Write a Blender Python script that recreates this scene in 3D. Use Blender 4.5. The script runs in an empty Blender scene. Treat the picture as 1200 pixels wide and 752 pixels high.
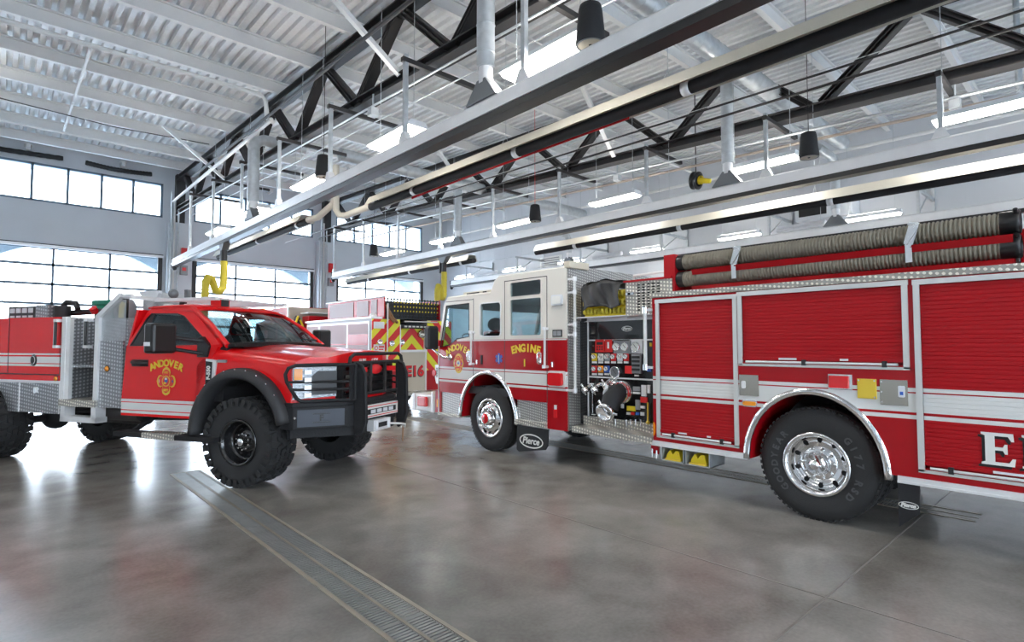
import bpy, bmesh, math, random
import numpy as np
from mathutils import Vector, Matrix
from mathutils.geometry import tessellate_polygon
random.seed(7)
PI = math.pi
scene = bpy.context.scene
COL = scene.collection

# ------------------------------------------------------------ camera, world, light, exposure
CF, CT, CH = 652.6, 0.04485, 0.74178        # focal length in pixels of the 1200 px frame, tilt, heading
CP = np.array([0, 0, 1.7])
cam_d = bpy.data.cameras.new('camera'); cam = bpy.data.objects.new('camera', cam_d); COL.objects.link(cam)
cam_d.sensor_width = 36; cam_d.lens = 36 * CF / 1200
cam.location = (0, 0, 1.7); cam.rotation_euler = (PI / 2 + CT, 0, -CH); cam_d.clip_end = 300
scene.camera = cam

world = bpy.data.worlds.new('world'); scene.world = world; world.use_nodes = True
wn = world.node_tree.nodes; wl = world.node_tree.links
bg = wn['Background']
tc = wn.new('ShaderNodeTexCoord'); sp = wn.new('ShaderNodeSeparateXYZ'); rp = wn.new('ShaderNodeValToRGB')
wl.new(tc.outputs['Generated'], sp.inputs[0]); wl.new(sp.outputs['Z'], rp.inputs[0]); wl.new(rp.outputs[0], bg.inputs['Color'])
rp.color_ramp.elements[0].position = 0.0; rp.color_ramp.elements[0].color = (0.80, 0.86, 0.92, 1)
rp.color_ramp.elements[1].position = 0.6; rp.color_ramp.elements[1].color = (0.62, 0.80, 1.0, 1)
bg.inputs['Strength'].default_value = 5.5
scene.view_settings.view_transform = 'Standard'; scene.view_settings.look = 'None'
scene.view_settings.gamma = 1; scene.view_settings.use_curve_mapping = False
scene.view_settings.exposure = 1.2
LAMP = 14.0

YW = 24.0       # front wall with the glass doors
XW = 16.9       # right side wall
XL, YB = -9.6, -9.0
DOORS = [(-0.35, 4.30), (5.34, 10.04), (11.1, 15.75)]
DZ, SZ, HZ = 5.0, 6.48, 7.76
def zbot(y): return 5.75 + .045 * y
def ztop(y): return 7.14 + .040 * y

def portal(name, loc, rot, sx, sy):
    l = bpy.data.lights.new(name, 'AREA'); l.shape = 'RECTANGLE'; l.size = sx; l.size_y = sy
    l.cycles.is_portal = True
    o = bpy.data.objects.new(name, l); COL.objects.link(o); o.location = loc; o.rotation_euler = rot
for i, (a, b) in enumerate(DOORS):
    portal('daylight_portal', ((a + b) / 2, YW + .4, DZ / 2), (-PI / 2, 0, 0), b - a, DZ)
    portal('daylight_portal', ((a + b) / 2, YW + .4, (SZ + HZ) / 2), (-PI / 2, 0, 0), b - a + .5, HZ - SZ)
    portal('daylight_portal', ((a + b) / 2, YB - .4, DZ / 2), (PI / 2, 0, 0), b - a, DZ)

# ------------------------------------------------------------ helpers
_c, _s = math.cos, math.sin
CFW = np.array([_s(CH) * _c(CT), _c(CH) * _c(CT), _s(CT)]); CR = np.array([_c(CH), -_s(CH), 0]); CU = np.cross(CR, CFW)
def ray(px, py): return CFW + CR * (px - 600) / CF + CU * (376 - py) / CF
def onx(px, py, x): r = ray(px, py); p = CP + r * (x / r[0]); return Vector(p)
def ony(px, py, y): r = ray(px, py); p = CP + r * (y / r[1]); return Vector(p)
def onz(px, py, z): r = ray(px, py); p = CP + r * ((z - 1.7) / r[2]); return Vector(p)

MATS = {}
def nt(m): return m.node_tree.nodes, m.node_tree.links
def mat(name, col, rough=.5, metal=0, coat=0, bump=0, bscale=40, var=0, vscale=6, emit=0, alpha=1, spec=.5, rvar=0):
    m = bpy.data.materials.new(name); m.use_nodes = True; n, l = nt(m); p = n['Principled BSDF']
    p.inputs['Base Color'].default_value = (*col, 1); p.inputs['Roughness'].default_value = rough
    p.inputs['Metallic'].default_value = metal; p.inputs['Coat Weight'].default_value = coat
    p.inputs['Coat Roughness'].default_value = .04; p.inputs['Specular IOR Level'].default_value = spec
    t = n.new('ShaderNodeTexCoord')
    nz = n.new('ShaderNodeTexNoise'); nz.inputs['Scale'].default_value = vscale; nz.inputs['Detail'].default_value = 5
    l.new(t.outputs['Object'], nz.inputs['Vector'])
    if var:
        mx = n.new('ShaderNodeMix'); mx.data_type = 'RGBA'
        mx.inputs[6].default_value = (*[c * (1 - var) for c in col], 1); mx.inputs[7].default_value = (*[min(1, c * (1 + var)) for c in col], 1)
        l.new(nz.outputs['Fac'], mx.inputs[0]); l.new(mx.outputs[2], p.inputs['Base Color'])
    if rvar:
        mr = n.new('ShaderNodeMapRange'); mr.inputs[3].default_value = max(0, rough - rvar); mr.inputs[4].default_value = rough + rvar
        l.new(nz.outputs['Fac'], mr.inputs[0]); l.new(mr.outputs[0], p.inputs['Roughness'])
    if bump:
        n2 = n.new('ShaderNodeTexNoise'); n2.inputs['Scale'].default_value = bscale; l.new(t.outputs['Object'], n2.inputs['Vector'])
        b = n.new('ShaderNodeBump'); b.inputs['Strength'].default_value = bump; b.inputs['Distance'].default_value = .02
        l.new(n2.outputs['Fac'], b.inputs['Height']); l.new(b.outputs[0], p.inputs['Normal'])
    if emit:
        p.inputs['Emission Color'].default_value = (*col, 1); p.inputs['Emission Strength'].default_value = emit
    MATS[name] = m; return m

def bands(name, stops, axis='Z', span=3.0, rough=.25, coat=.7):
    """paint whose colour changes at given heights (livery stripes): stops = [(height, colour), ...]"""
    m = bpy.data.materials.new(name); m.use_nodes = True; n, l = nt(m); p = n['Principled BSDF']
    p.inputs['Roughness'].default_value = rough; p.inputs['Coat Weight'].default_value = coat * .35; p.inputs['Coat Roughness'].default_value = .03; p.inputs['Specular IOR Level'].default_value = .3
    t = n.new('ShaderNodeTexCoord'); s = n.new('ShaderNodeSeparateXYZ'); l.new(t.outputs['Object'], s.inputs[0])
    d = n.new('ShaderNodeMath'); d.operation = 'DIVIDE'; d.inputs[1].default_value = span; l.new(s.outputs[axis], d.inputs[0])
    r = n.new('ShaderNodeValToRGB'); r.color_ramp.interpolation = 'CONSTANT'; l.new(d.outputs[0], r.inputs[0])
    e = r.color_ramp.elements
    while len(e) > 1: e.remove(e[-1])
    e[0].position = stops[0][0] / span; e[0].color = (*stops[0][1], 1)
    for z, c in stops[1:]:
        x = e.new(z / span); x.color = (*c, 1)
    l.new(r.outputs[0], p.inputs['Base Color']); MATS[name] = m; return m

RED = (.42, .004, .009); TRED = (.80, .005, .008); WHT = (.72, .72, .70); CREAM = (.76, .73, .66)
mat('red', RED, .3, coat=.2, spec=.3); mat('truck_red', TRED, .3, coat=.35, spec=.35); mat('cream', CREAM, .35, coat=.4)
mat('white', WHT, .4); mat('black', (.012, .012, .013), .35); mat('matte_black', (.014, .014, .016), .7, bump=.15)
mat('flare', (.035, .035, .037), .55, bump=.1, bscale=150); mat('dark', (.02, .02, .022), .6)
mat('chrome', (.88, .88, .88), .10, 1); mat('alu', (.84, .84, .84), .36, .3, var=.08, rvar=.08); mat('trim', (.74, .74, .72), .35, .35)
mat('galv', (.58, .61, .63), .4, .55, var=.25, vscale=9); mat('stainless', (.55, .52, .46), .22, 1)
mat('rubber', (.028, .028, .029), .75, bump=.2, bscale=90); mat('gloss_black', (.01, .01, .011), .12, coat=.5)
mat('steel_dark', (.035, .032, .032), .5, var=.3); mat('roof_white', (.80, .80, .79), .5, var=.05)
mat('wall_grey', (.66, .69, .72), .7, var=.04, vscale=2); mat('wall_right', (.62, .64, .67), .7, var=.04, vscale=2)
mat('hose_tan', (.24, .215, .165), .7); mat('yellow', (.80, .62, .02), .5); mat('hose_yellow', (.62, .50, .04), .55)
mat('amber', (.95, .33, .02), .25, coat=.5); mat('lens_red', (.75, .015, .02), .2, coat=.6); mat('tarp', (.028, .027, .027), .55, bump=.3, bscale=12)
mat('green', (.02, .25, .15), .5); mat('blue', (.03, .12, .5), .4); mat('beige', (.62, .56, .45), .45); mat('reflector', (.62, .58, .49), .45)
mat('stripe_white', (.78, .78, .76), .35); mat('gold', (.80, .58, .06), .4); mat('letter_yellow', (.85, .62, .03), .4)
mat('duct_red', (.7, .05, .04), .5); mat('frame_blue', (.16, .22, .28), .45, .2); mat('seat', (.05, .05, .055), .8)
mat('lamp', (1.0, .97, .92), .4, emit=LAMP); mat('lamp_off', (.75, .77, .8), .4); mat('grey_plastic', (.30, .31, .32), .6)
mat('net', (.03, .035, .05), .8); mat('brown', (.25, .12, .05), .6); mat('tan_panel', (.45, .38, .32), .5)
mat('gauge', (.82, .82, .78), .3); mat('red_sticker', (.75, .02, .02), .4); mat('drain_grate', (.42, .42, .40), .42, .7, var=.2)
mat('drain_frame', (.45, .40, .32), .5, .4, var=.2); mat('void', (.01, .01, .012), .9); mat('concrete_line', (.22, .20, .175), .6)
mat('clutch', (.2, .21, .22), .5, .5)

def glass(name, tint, refl=.12, rough=.0):
    m = bpy.data.materials.new(name); m.use_nodes = True; n, l = nt(m)
    for x in list(n):
        if x.type != 'OUTPUT_MATERIAL': n.remove(x)
    o = [x for x in n if x.type == 'OUTPUT_MATERIAL'][0]
    t = n.new('ShaderNodeBsdfTransparent'); t.inputs[0].default_value = (*tint, 1)
    g = n.new('ShaderNodeBsdfGlossy'); g.inputs['Roughness'].default_value = rough
    f = n.new('ShaderNodeFresnel'); f.inputs['IOR'].default_value = 1.5
    a = n.new('ShaderNodeMath'); a.operation = 'ADD'; a.inputs[1].default_value = refl - .04; l.new(f.outputs[0], a.inputs[0])
    ge = n.new('ShaderNodeNewGeometry'); bf = n.new('ShaderNodeMix'); bf.inputs[3].default_value = .05; l.new(ge.outputs['Backfacing'], bf.inputs[0]); l.new(a.outputs[0], bf.inputs[2]); a = bf
    mx = n.new('ShaderNodeMixShader'); l.new(a.outputs[0], mx.inputs[0]); l.new(t.outputs[0], mx.inputs[1]); l.new(g.outputs[0], mx.inputs[2])
    l.new(mx.outputs[0], o.inputs['Surface']); MATS[name] = m; return m
glass('window_glass', (.96, .98, 1.0), .04); glass('cab_glass', (.74, .84, .86), .10); glass('truck_glass', (.66, .78, .80), .08); glass('windshield_glass', (.26, .35, .37), .10)

def diamond(name, col, k=90, metal=1.0, rough=.3):
    m = bpy.data.materials.new(name); m.use_nodes = True; n, l = nt(m); p = n['Principled BSDF']
    p.inputs['Metallic'].default_value = metal; p.inputs['Roughness'].default_value = rough
    t = n.new('ShaderNodeTexCoord'); s = n.new('ShaderNodeSeparateXYZ'); l.new(t.outputs['Object'], s.inputs[0])
    def M(op, a, b=None):
        x = n.new('ShaderNodeMath'); x.operation = op
        for i, v in enumerate((a, b)):
            if v is None: continue
            if isinstance(v, (int, float)): x.inputs[i].default_value = v
            else: l.new(v, x.inputs[i])
        return x.outputs[0]
    a = M('ADD', s.outputs['X'], s.outputs['Y']); b = M('ADD', s.outputs['Z'], M('MULTIPLY', M('SUBTRACT', s.outputs['X'], s.outputs['Y']), .13))
    h = M('MULTIPLY', M('SINE', M('MULTIPLY', M('ADD', a, b), k)), M('SINE', M('MULTIPLY', M('SUBTRACT', a, b), k)))
    f = M('MINIMUM', M('MAXIMUM', M('MULTIPLY', M('SUBTRACT', h, .25), 5), 0), 1)
    mx = n.new('ShaderNodeMix'); mx.data_type = 'RGBA'; mx.inputs[6].default_value = (*[c * .55 for c in col], 1); mx.inputs[7].default_value = (*[min(1, c * 1.25) for c in col], 1)
    l.new(f, mx.inputs[0]); l.new(mx.outputs[2], p.inputs['Base Color'])
    bp = n.new('ShaderNodeBump'); bp.inputs['Strength'].default_value = .6; bp.inputs['Distance'].default_value = .004
    l.new(f, bp.inputs['Height']); l.new(bp.outputs[0], p.inputs['Normal']); MATS[name] = m
diamond('diamond', (.62, .61, .59), 80, .6); diamond('diamond_truck', (.52, .53, .55), 62, .6); diamond('tread', (.74, .70, .62), 70, .45)

class MB:
    """collects shapes, build() links them as one mesh object"""
    def __init__(s): s.v = []; s.f = []; s.m = []; s.sm = []; s.cur = 0; s.mats = []; s.T = None
    def use(s, name):
        if name not in s.mats: s.mats.append(name)
        s.cur = s.mats.index(name); return s
    def add(s, vs, fs, smooth=False):
        o = len(s.v); s.v += [tuple(x) for x in vs]
        for f in fs: s.f.append([i + o for i in f]); s.m.append(s.cur); s.sm.append(smooth)
        return s
    def box(s, a, b):
        x0, y0, z0 = a; x1, y1, z1 = b
        return s.add([(x0, y0, z0), (x1, y0, z0), (x1, y1, z0), (x0, y1, z0), (x0, y0, z1), (x1, y0, z1), (x1, y1, z1), (x0, y1, z1)],
              [(0, 3, 2, 1), (4, 5, 6, 7), (0, 1, 5, 4), (1, 2, 6, 5), (2, 3, 7, 6), (3, 0, 4, 7)])
    def prism(s, poly, axis, a, b, holes=()):
        loops = [list(poly)] + [list(h) for h in holes]
        pts = [p for L in loops for p in L]; n = len(pts)
        tri = tessellate_polygon([[Vector((p[0], p[1], 0)) for p in L] for L in loops])
        def w(p, t): return {'x': (t, p[0], p[1]), 'y': (p[0], t, p[1]), 'z': (p[0], p[1], t)}[axis]
        if len(loops) == 1 and n <= 4: F = [tuple(range(n)), tuple(reversed([i + n for i in range(n)]))]
        else: F = [tuple(t) for t in tri] + [tuple(i + n for i in reversed(t)) for t in tri]
        o = 0
        for L in loops:
            k = len(L)
            for i in range(k): j = (i + 1) % k; F.append((o + i, o + j, o + j + n, o + i + n))
            o += k
        return s.add([w(p, a) for p in pts] + [w(p, b) for p in pts], F)
    def tube(s, path, r, n=10, cap=True, smooth=True):
        P = [Vector(p) for p in path]; k = len(P); R = r if isinstance(r, (list, tuple)) else [r] * k
        up = None; V = []
        for i, p in enumerate(P):
            t = (P[min(i + 1, k - 1)] - P[max(i - 1, 0)])
            t = t.normalized() if t.length > 1e-9 else Vector((0, 0, 1))
            if up is None:
                up = Vector((0, 0, 1)) if abs(t.z) < .9 else Vector((1, 0, 0))
            up = (up - t * up.dot(t)).normalized(); sd = t.cross(up)
            for j in range(n):
                a = 2 * PI * j / n; V.append(p + (up * _c(a) + sd * _s(a)) * R[i])
        F = [(i * n + j, i * n + (j + 1) % n, (i + 1) * n + (j + 1) % n, (i + 1) * n + j) for i in range(k - 1) for j in range(n)]
        s.add(V, F, smooth)
        if cap: s.add(V[:n], [tuple(range(n))]); s.add(V[-n:], [tuple(reversed(range(n)))])
        return s
    def cyl(s, p0, p1, r, r1=None, n=16, smooth=True): return s.tube([p0, p1], [r, r if r1 is None else r1], n, True, smooth)
    def bar(s, p0, p1, w, h, up=(0, 0, 1)):
        p0 = Vector(p0); p1 = Vector(p1); t = (p1 - p0).normalized(); up = Vector(up); up = (up - t * up.dot(t)).normalized(); sd = t.cross(up)
        V = [p + sd * a * w / 2 + up * b * h / 2 for p in (p0, p1) for a, b in ((-1, -1), (1, -1), (1, 1), (-1, 1))]
        return s.add(V, [(0, 1, 2, 3), (7, 6, 5, 4), (0, 4, 5, 1), (1, 5, 6, 2), (2, 6, 7, 3), (3, 7, 4, 0)])
    def lathe(s, prof, c, ax, n=32, a0=0, a1=2 * PI, smooth=True):
        """prof = [(radius, along axis)]"""
        c = Vector(c); ax = Vector(ax).normalized(); u = Vector((0, 0, 1)) if abs(ax.z) < .9 else Vector((1, 0, 0)); u = (u - ax * u.dot(ax)).normalized(); w = ax.cross(u)
        full = abs(a1 - a0 - 2 * PI) < 1e-6; m = n if full else n + 1; V = []
        for r, h in prof:
            for j in range(m):
                a = a0 + (a1 - a0) * j / n; V.append(c + ax * h + (u * _c(a) + w * _s(a)) * r)
        F = []
        for i in range(len(prof) - 1):
            for j in range(n):
                k = (j + 1) % m if full else j + 1
                F.append((i * m + j, i * m + k, (i + 1) * m + k, (i + 1) * m + j))
        return s.add(V, F, smooth)
    def disc(s, c, ax, r, n=24, t=.004):
        c = Vector(c); ax = Vector(ax).normalized(); return s.cyl(c, c + ax * t, r, n=n, smooth=False)
    def ball(s, c, r, n=12):
        return s.lathe([(max(1e-4, r[0] * _s(PI * i / 8)) if isinstance(r, tuple) else max(1e-4, r * _s(PI * i / 8)), -(r[1] if isinstance(r, tuple) else r) * _c(PI * i / 8)) for i in range(9)], c, (0, 0, 1), n)
    def grid(s, fn, nu, nv, smooth=True):
        V = [fn(i / nu, j / nv) for i in range(nu + 1) for j in range(nv + 1)]
        return s.add(V, [(i * (nv + 1) + j, i * (nv + 1) + j + 1, (i + 1) * (nv + 1) + j + 1, (i + 1) * (nv + 1) + j) for i in range(nu) for j in range(nv)], smooth)
    def text(s, t, size, o, u, v, ext=.002, bold=0.0, align='CENTER', sx=1.0):
        c = bpy.data.curves.new('t', 'FONT'); c.body = t; c.size = size; c.extrude = ext; c.offset = bold; c.align_x = align; c.align_y = 'CENTER'; c.resolution_u = 3
        ob = bpy.data.objects.new('t', c); me = bpy.data.meshes.new_from_object(ob)
        o = Vector(o); u = Vector(u).normalized(); v = Vector(v).normalized(); w = u.cross(v)
        s.add([o + u * p.co.x * sx + v * p.co.y + w * p.co.z for p in me.vertices], [tuple(p.vertices) for p in me.polygons])
        bpy.data.objects.remove(ob); bpy.data.curves.remove(c); bpy.data.meshes.remove(me); return s
    def arc_text(s, t, size, o, u, v, R, step, ext=.002, bold=0.0):
        """letters fanned along an arc of radius R whose top is at o"""
        o = Vector(o); u = Vector(u).normalized(); v = Vector(v).normalized(); k = len(t); c = o - v * R
        for i, ch in enumerate(t):
            a = (i - (k - 1) / 2) * step
            d = u * _s(a) + v * _c(a); e = u * _c(a) - v * _s(a)
            s.text(ch, size, c + d * R, e, d, ext, bold)
        return s
    def build(s, name, m=None, parent=None, bevel=0, recalc=True, solid=0):
        me = bpy.data.meshes.new(name)
        an = Vector(parent.get('_a', (0, 0, 0))) if parent is not None else Vector((0, 0, 0))
        me.from_pydata([(x - an[0], y - an[1], z - an[2]) for x, y, z in s.v], [], s.f)
        names = s.mats if s.mats else [m]
        for x in names: me.materials.append(MATS[x])
        if s.mats: me.polygons.foreach_set('material_index', s.m)
        me.polygons.foreach_set('use_smooth', s.sm)
        if recalc:
            b = bmesh.new(); b.from_mesh(me); bmesh.ops.recalc_face_normals(b, faces=b.faces); b.to_mesh(me); b.free()
        me.update()
        o = bpy.data.objects.new(name, me); COL.objects.link(o)
        if parent is not None:
            o.parent = parent
            if '_a' in parent: o['_a'] = parent['_a']
        if solid:
            q = o.modifiers.new('solid', 'SOLIDIFY'); q.thickness = solid; q.offset = 0
        if bevel:
            q = o.modifiers.new('bevel', 'BEVEL'); q.width = bevel; q.segments = 2; q.limit_method = 'ANGLE'; q.angle_limit = math.radians(40)
        return o

def tag(o, label, cat, group=None, kind=None):
    o['label'] = label; o['category'] = cat
    if group: o['group'] = group
    if kind: o['kind'] = kind
    return o
def thing(name, label, cat, loc=(0, 0, 0), group=None, anchor=True):
    o = bpy.data.objects.new(name, None); COL.objects.link(o); o.location = loc; o.empty_display_size = .2
    if anchor: o['_a'] = tuple(loc)
    return tag(o, label, cat, group)
def struct(o): o['kind'] = 'structure'; return o
def dup(root, delta, label=None):
    def cp(o, par):
        c = o.copy(); COL.objects.link(c)
        if par is not None: c.parent = par
        for ch in o.children: cp(ch, c)
        return c
    r = cp(root, None); r.location = Vector(root.location) + Vector(delta)
    if label: r['label'] = label
    return r
ORD = ['nearest', 'second', 'third', 'fourth', 'fifth', 'sixth', 'seventh', 'eighth', 'ninth', 'tenth', 'eleventh', 'twelfth', 'thirteenth', 'fourteenth', 'fifteenth', 'sixteenth', 'seventeenth', 'eighteenth']

# ============================================================ THE SETTING
def floor_mat():
    m = bpy.data.materials.new('floor_concrete'); m.use_nodes = True; n, l = nt(m); p = n['Principled BSDF']
    t = n.new('ShaderNodeTexCoord')
    def noise(sc, det, dist=0):
        x = n.new('ShaderNodeTexNoise'); x.inputs['Scale'].default_value = sc; x.inputs['Detail'].default_value = det; x.inputs['Distortion'].default_value = dist
        l.new(t.outputs['Object'], x.inputs['Vector']); return x.outputs['Fac']
    a = noise(.45, 5, .3); b = noise(2.0, 8, .3); c = noise(38, 3)
    r = n.new('ShaderNodeValToRGB'); e = r.color_ramp.elements
    e[0].position = .36; e[0].color = (.155, .140, .120, 1); e[1].position = .66; e[1].color = (.40, .375, .34, 1)
    x1 = n.new('ShaderNodeMix'); x1.inputs[0].default_value = .4; l.new(a, x1.inputs[2]); l.new(b, x1.inputs[3])
    x2 = n.new('ShaderNodeMix'); x2.inputs[0].default_value = .12; l.new(x1.outputs[0], x2.inputs[2]); l.new(c, x2.inputs[3])
    l.new(x2.outputs[0], r.inputs[0]); l.new(r.outputs[0], p.inputs['Base Color'])
    mr = n.new('ShaderNodeMapRange'); mr.inputs[1].default_value = .3; mr.inputs[2].default_value = .7; mr.inputs[3].default_value = .17; mr.inputs[4].default_value = .27
    l.new(b, mr.inputs[0]); l.new(mr.outputs[0], p.inputs['Roughness']); p.inputs['Specular IOR Level'].default_value = .7
    bp = n.new('ShaderNodeBump'); bp.inputs['Strength'].default_value = .015; bp.inputs['Distance'].default_value = .02
    l.new(b, bp.inputs['Height']); l.new(bp.outputs[0], p.inputs['Normal']); MATS['floor_concrete'] = m
floor_mat()
DR = (1.71, 2.05, 8.57)   # drain x0, x1, far end
g = MB()
g.box((XL - .3, YB - .3, -.2), (DR[0], YW + .3, 0)); g.box((DR[1], YB - .3, -.2), (XW + .3, YW + .3, 0))
g.box((DR[0], DR[2], -.2), (DR[1], YW + .3, 0)); g.box((DR[0], YB - .3, -.2), (DR[1], YB + 1, 0)); g.box((DR[0], YB, -.24), (DR[1], DR[2], -.2))
struct(g.build('floor', 'floor_concrete'))
# control joints sawn in the slab, real narrow strips flush with the floor
for i, (x, y0, y1) in enumerate([(4.17, -6, 22), (9.6, -6, 22), (-1.2, -6, 22)]):
    g = MB(); g.box((x - .008, y0, .0005), (x + .008, y1, .003)); struct(g.build('trim_%d' % (i + 1), 'concrete_line'))
for i, y in enumerate([1.4, 9.2, 16.0]):
    g = MB(); g.box((2.1, y - .006, .0005), (16.5, y + .006, .003)); struct(g.build('trim_%d' % (i + 4), 'concrete_line'))

# trench drains: frame, centre rail, and one grate panel after another
def drain(x0, x1, ya, yb, label):
    t = thing('trench_drain', label, 'floor drain', ((x0 + x1) / 2, (ya + yb) / 2, 0))
    f = MB(); w = .015
    f.box((x0 - .015, ya, -.03), (x0 + w, yb, .006)); f.box((x1 - w, ya, -.03), (x1 + .015, yb, .006)); f.box((x0, yb - w, -.03), (x1, yb, .006))
    f.box(((x0 + x1) / 2 - .010, ya, -.03), ((x0 + x1) / 2 + .010, yb, .005)); f.build('drain_frame', 'drain_frame', t)
    b = MB(); b.box((x0, ya, -.19), (x1, yb, -.17)); b.build('channel', 'void', t)
    L = .50; y = yb - w; k = 0
    while y - L > ya and k < 24:
        for s0, s1 in ((x0 + w, (x0 + x1) / 2 - .010), ((x0 + x1) / 2 + .010, x1 - w)):
            q = MB(); q.box((s0, y - L + .006, -.02), (s0 + .008, y, .003)); q.box((s1 - .008, y - L + .006, -.02), (s1, y, .003))
            nb = 15
            for i in range(nb + 1):
                yy = y - .006 - (L - .018) * i / nb; q.box((s0, yy - .0105, -.02), (s1, yy + .0105, .003))
            q.build('grate', 'drain_grate', t)
        y -= L; k += 1
    return t
drain(1.71, 2.05, YB + 1, 8.57, 'long steel trench drain with slotted grates running across the open floor')
drain(7.0, 7.34, 1.0, 11.5, 'dark trench drain in the floor underneath the fire engine marked ENGINE 1')

# front wall: piers, header panels, ledges above windows
RZ = ztop(YW) + .5
def wall_y(y0, y1, name, m):
    g = MB(); g.use(m)
    xs = [XL - .3, -6.0, -1.3] if False else [XL]
    openings = [(-5.9, -1.30)] + DOORS
    cur = XL
    for a, b in openings:
        g.box((cur, y0, 0), (a, y1, RZ)); cur = b
        g.box((a, y0, DZ), (b, y1, SZ)); g.box((a, y0, HZ), (b, y1, RZ))
    g.box((cur, y0, 0), (XW, y1, RZ)); return struct(g.build(name, None))
wall_y(YW, YW + .3, 'wall_front', 'wall_grey')
wall_y(YB - .3, YB, 'wall_back', 'wall_grey')
g = MB(); g.use('wall_right'); g.box((XW, YB, 0), (XW + .3, YW, RZ))
for i in range(48): g.box((XW - .004, YB + .5 + i * .68, 0), (XW, YB + .506 + i * .68, RZ - .3))
struct(g.build('wall_right'))
g = MB(); g.box((XL - .3, YB, 0), (XL, YW, RZ)); struct(g.build('wall_left', 'wall_grey'))

# exterior: arched brick face hung in front of every bay, and paving outside
mat('outside_face', (.30, .35, .38), .8, var=.1); mat('paving', (.55, .56, .57), .8)
g = MB(); g.box((-40, YW + .3, -.25), (60, YW + 60, -.02)); g.box((-40, YB - 60, -.25), (60, YB - .3, -.02)); g.build('ground', 'paving'); struct(bpy.data.objects['ground'])
for k, (a, b) in enumerate([(-5.9, -1.30)] + DOORS):
    g = MB(); N = 18; L = b - a + .7; A = a - .35
    top = [(A + L * i / N, 4.45 + .95 * (1 - (2 * i / N - 1) ** 2)) for i in range(N + 1)]
    g.prism(top + [(A + L, DZ + 1.3), (A, DZ + 1.3)], 'y', YW + 1.3, YW + 1.6); g.box((A, YW + .3, DZ + .9), (A + L, YW + 1.6, DZ + 1.2))
    struct(g.build('trim_%d' % (20 + k), 'outside_face'))
g = MB(); g.box((XL, YW + .3, HZ + .02), (XW, YW + 1.2, HZ + .18)); struct(g.build('trim_30', 'white'))

# sectional glass doors with rails, stiles, tracks, weather strip
DC = [(-5.9, -1.30)] + DOORS
def glass_door(k, a, b, y, sgn, inner):
    f = MB(); f.use('frame_blue'); w = .07; d = .045
    rows = [0, .51, 1.16, 1.81, 2.46, 3.11, 3.76, 4.41, 4.97]; ncol = 3
    for z in rows: f.box((a, y, max(z - w * .6, 0)), (b, y + d, z + w * .6))
    for i in range(ncol + 1):
        x = a + (b - a) * i / ncol; f.box((x - w / 2, y, 0), (x + w / 2, y + d, 4.97))
    o = struct(f.build('door_%d' % k))
    p = MB(); p.box((a, y + .018, .51), (b, y + .024, 4.97)); p.build('glass_pane', 'window_glass', o)
    p = MB(); p.box((a + .03, y + .01, .05), (b - .03, y + .035, .51)); p.build('bottom_panel', 'alu', o)
    if inner:
        q = MB(); q.use('steel_dark')
        for x in (a - .02, b - .12): q.box((x, y - .14, 0), (x + .14, y - .02, DZ))
        q.use('alu'); q.box((a - .05, y - .16, DZ - .04), (b + .05, y - .03, DZ + .05)); q.use('steel_dark'); q.box((a - .05, y - .10, DZ + .05), (b + .05, y - .03, DZ + .09))
        q.build('door_track', None, o)
        h = MB()
        for z in (1.16, 2.46, 3.76):
            for x in (a + .01, b - .05):
                h.box((x, y - .03, z - .06), (x + .04, y, z - .01)); h.box((x, y - .03, z + .01), (x + .04, y, z + .06))
        h.build('hinge', 'alu', o)
for k, (a, b) in enumerate(DC): glass_door(k + 1, a, b, YW + .06, 1, True)
for k, (a, b) in enumerate(DC): glass_door(k + 5, a, b, YB - .12, 1, False)
def clerestory(k, a, b, y):
    f = MB(); w = .075
    f.box((a, y, SZ), (b, y + .12, SZ + w)); f.box((a, y, HZ - w), (b, y + .12, HZ)); n = 5
    for i in range(n + 1):
        x = a + (b - a) * i / n; x = min(max(x, a + w / 2), b - w / 2); f.box((x - w / 2, y, SZ), (x + w / 2, y + .12, HZ))
    o = struct(f.build('window_%d' % k, 'frame_blue'))
    p = MB(); p.box((a, y + .05, SZ), (b, y + .056, HZ)); p.build('glass_pane', 'window_glass', o)
for k, (a, b) in enumerate(DC): clerestory(k + 1, a, b, YW + .02)
for k, (a, b) in enumerate(DC): clerestory(k + 5, a, b, YB - .14)

# roof deck: trapezoid ribs running with the trusses
g = MB(); P = .2; N = int((XW - XL) / P) + 1; prof = []
for i in range(N):
    x = XL + i * P; prof += [(x, 0), (x + .085, 0), (x + .105, .075), (x + .18, .075)]
prof.append((XL + N * P, 0)); V = []
for y in (YB - .2, YW + .2): V += [(x, y, ztop(y) + .30 + h) for x, h in prof]
n = len(prof); g.add(V, [(i, i + 1, i + 1 + n, i + n) for i in range(n - 1)]); mat('deck', (.78, .79, .80), .45, .1, var=.10, vscale=14)
g.add([(XL - .3, YB - .3, ztop(YB) + .5), (XW + .3, YB - .3, ztop(YB) + .5), (XW + .3, YW + .3, ztop(YW) + .5), (XL - .3, YW + .3, ztop(YW) + .5)], [(0, 1, 2, 3)])
struct(g.build('ceiling', 'deck', recalc=False))

# purlins
ys = [13.3 + 1.88 * k for k in range(-11, 6)][::-1]
def ends(y): return
for k, y in enumerate(ys):
    g = MB(); z = ztop(y); g.box((XL, y - .05, z + .0), (XW - .01, y + .05, z + .022)); g.box((XL, y - .012, z + .02), (XW - .01, y + .012, z + .26)); g.box((XL, y - .05, z + .25), (XW - .01, y + .05, z + .285))
    tag(g.build('roof_purlin', 'roof_white'), 'white roof purlin under the ribbed deck, %s one counted from the glass door wall' % (ORD[k] if k else 'first'), 'roof beam', 'white roof purlins')
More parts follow.
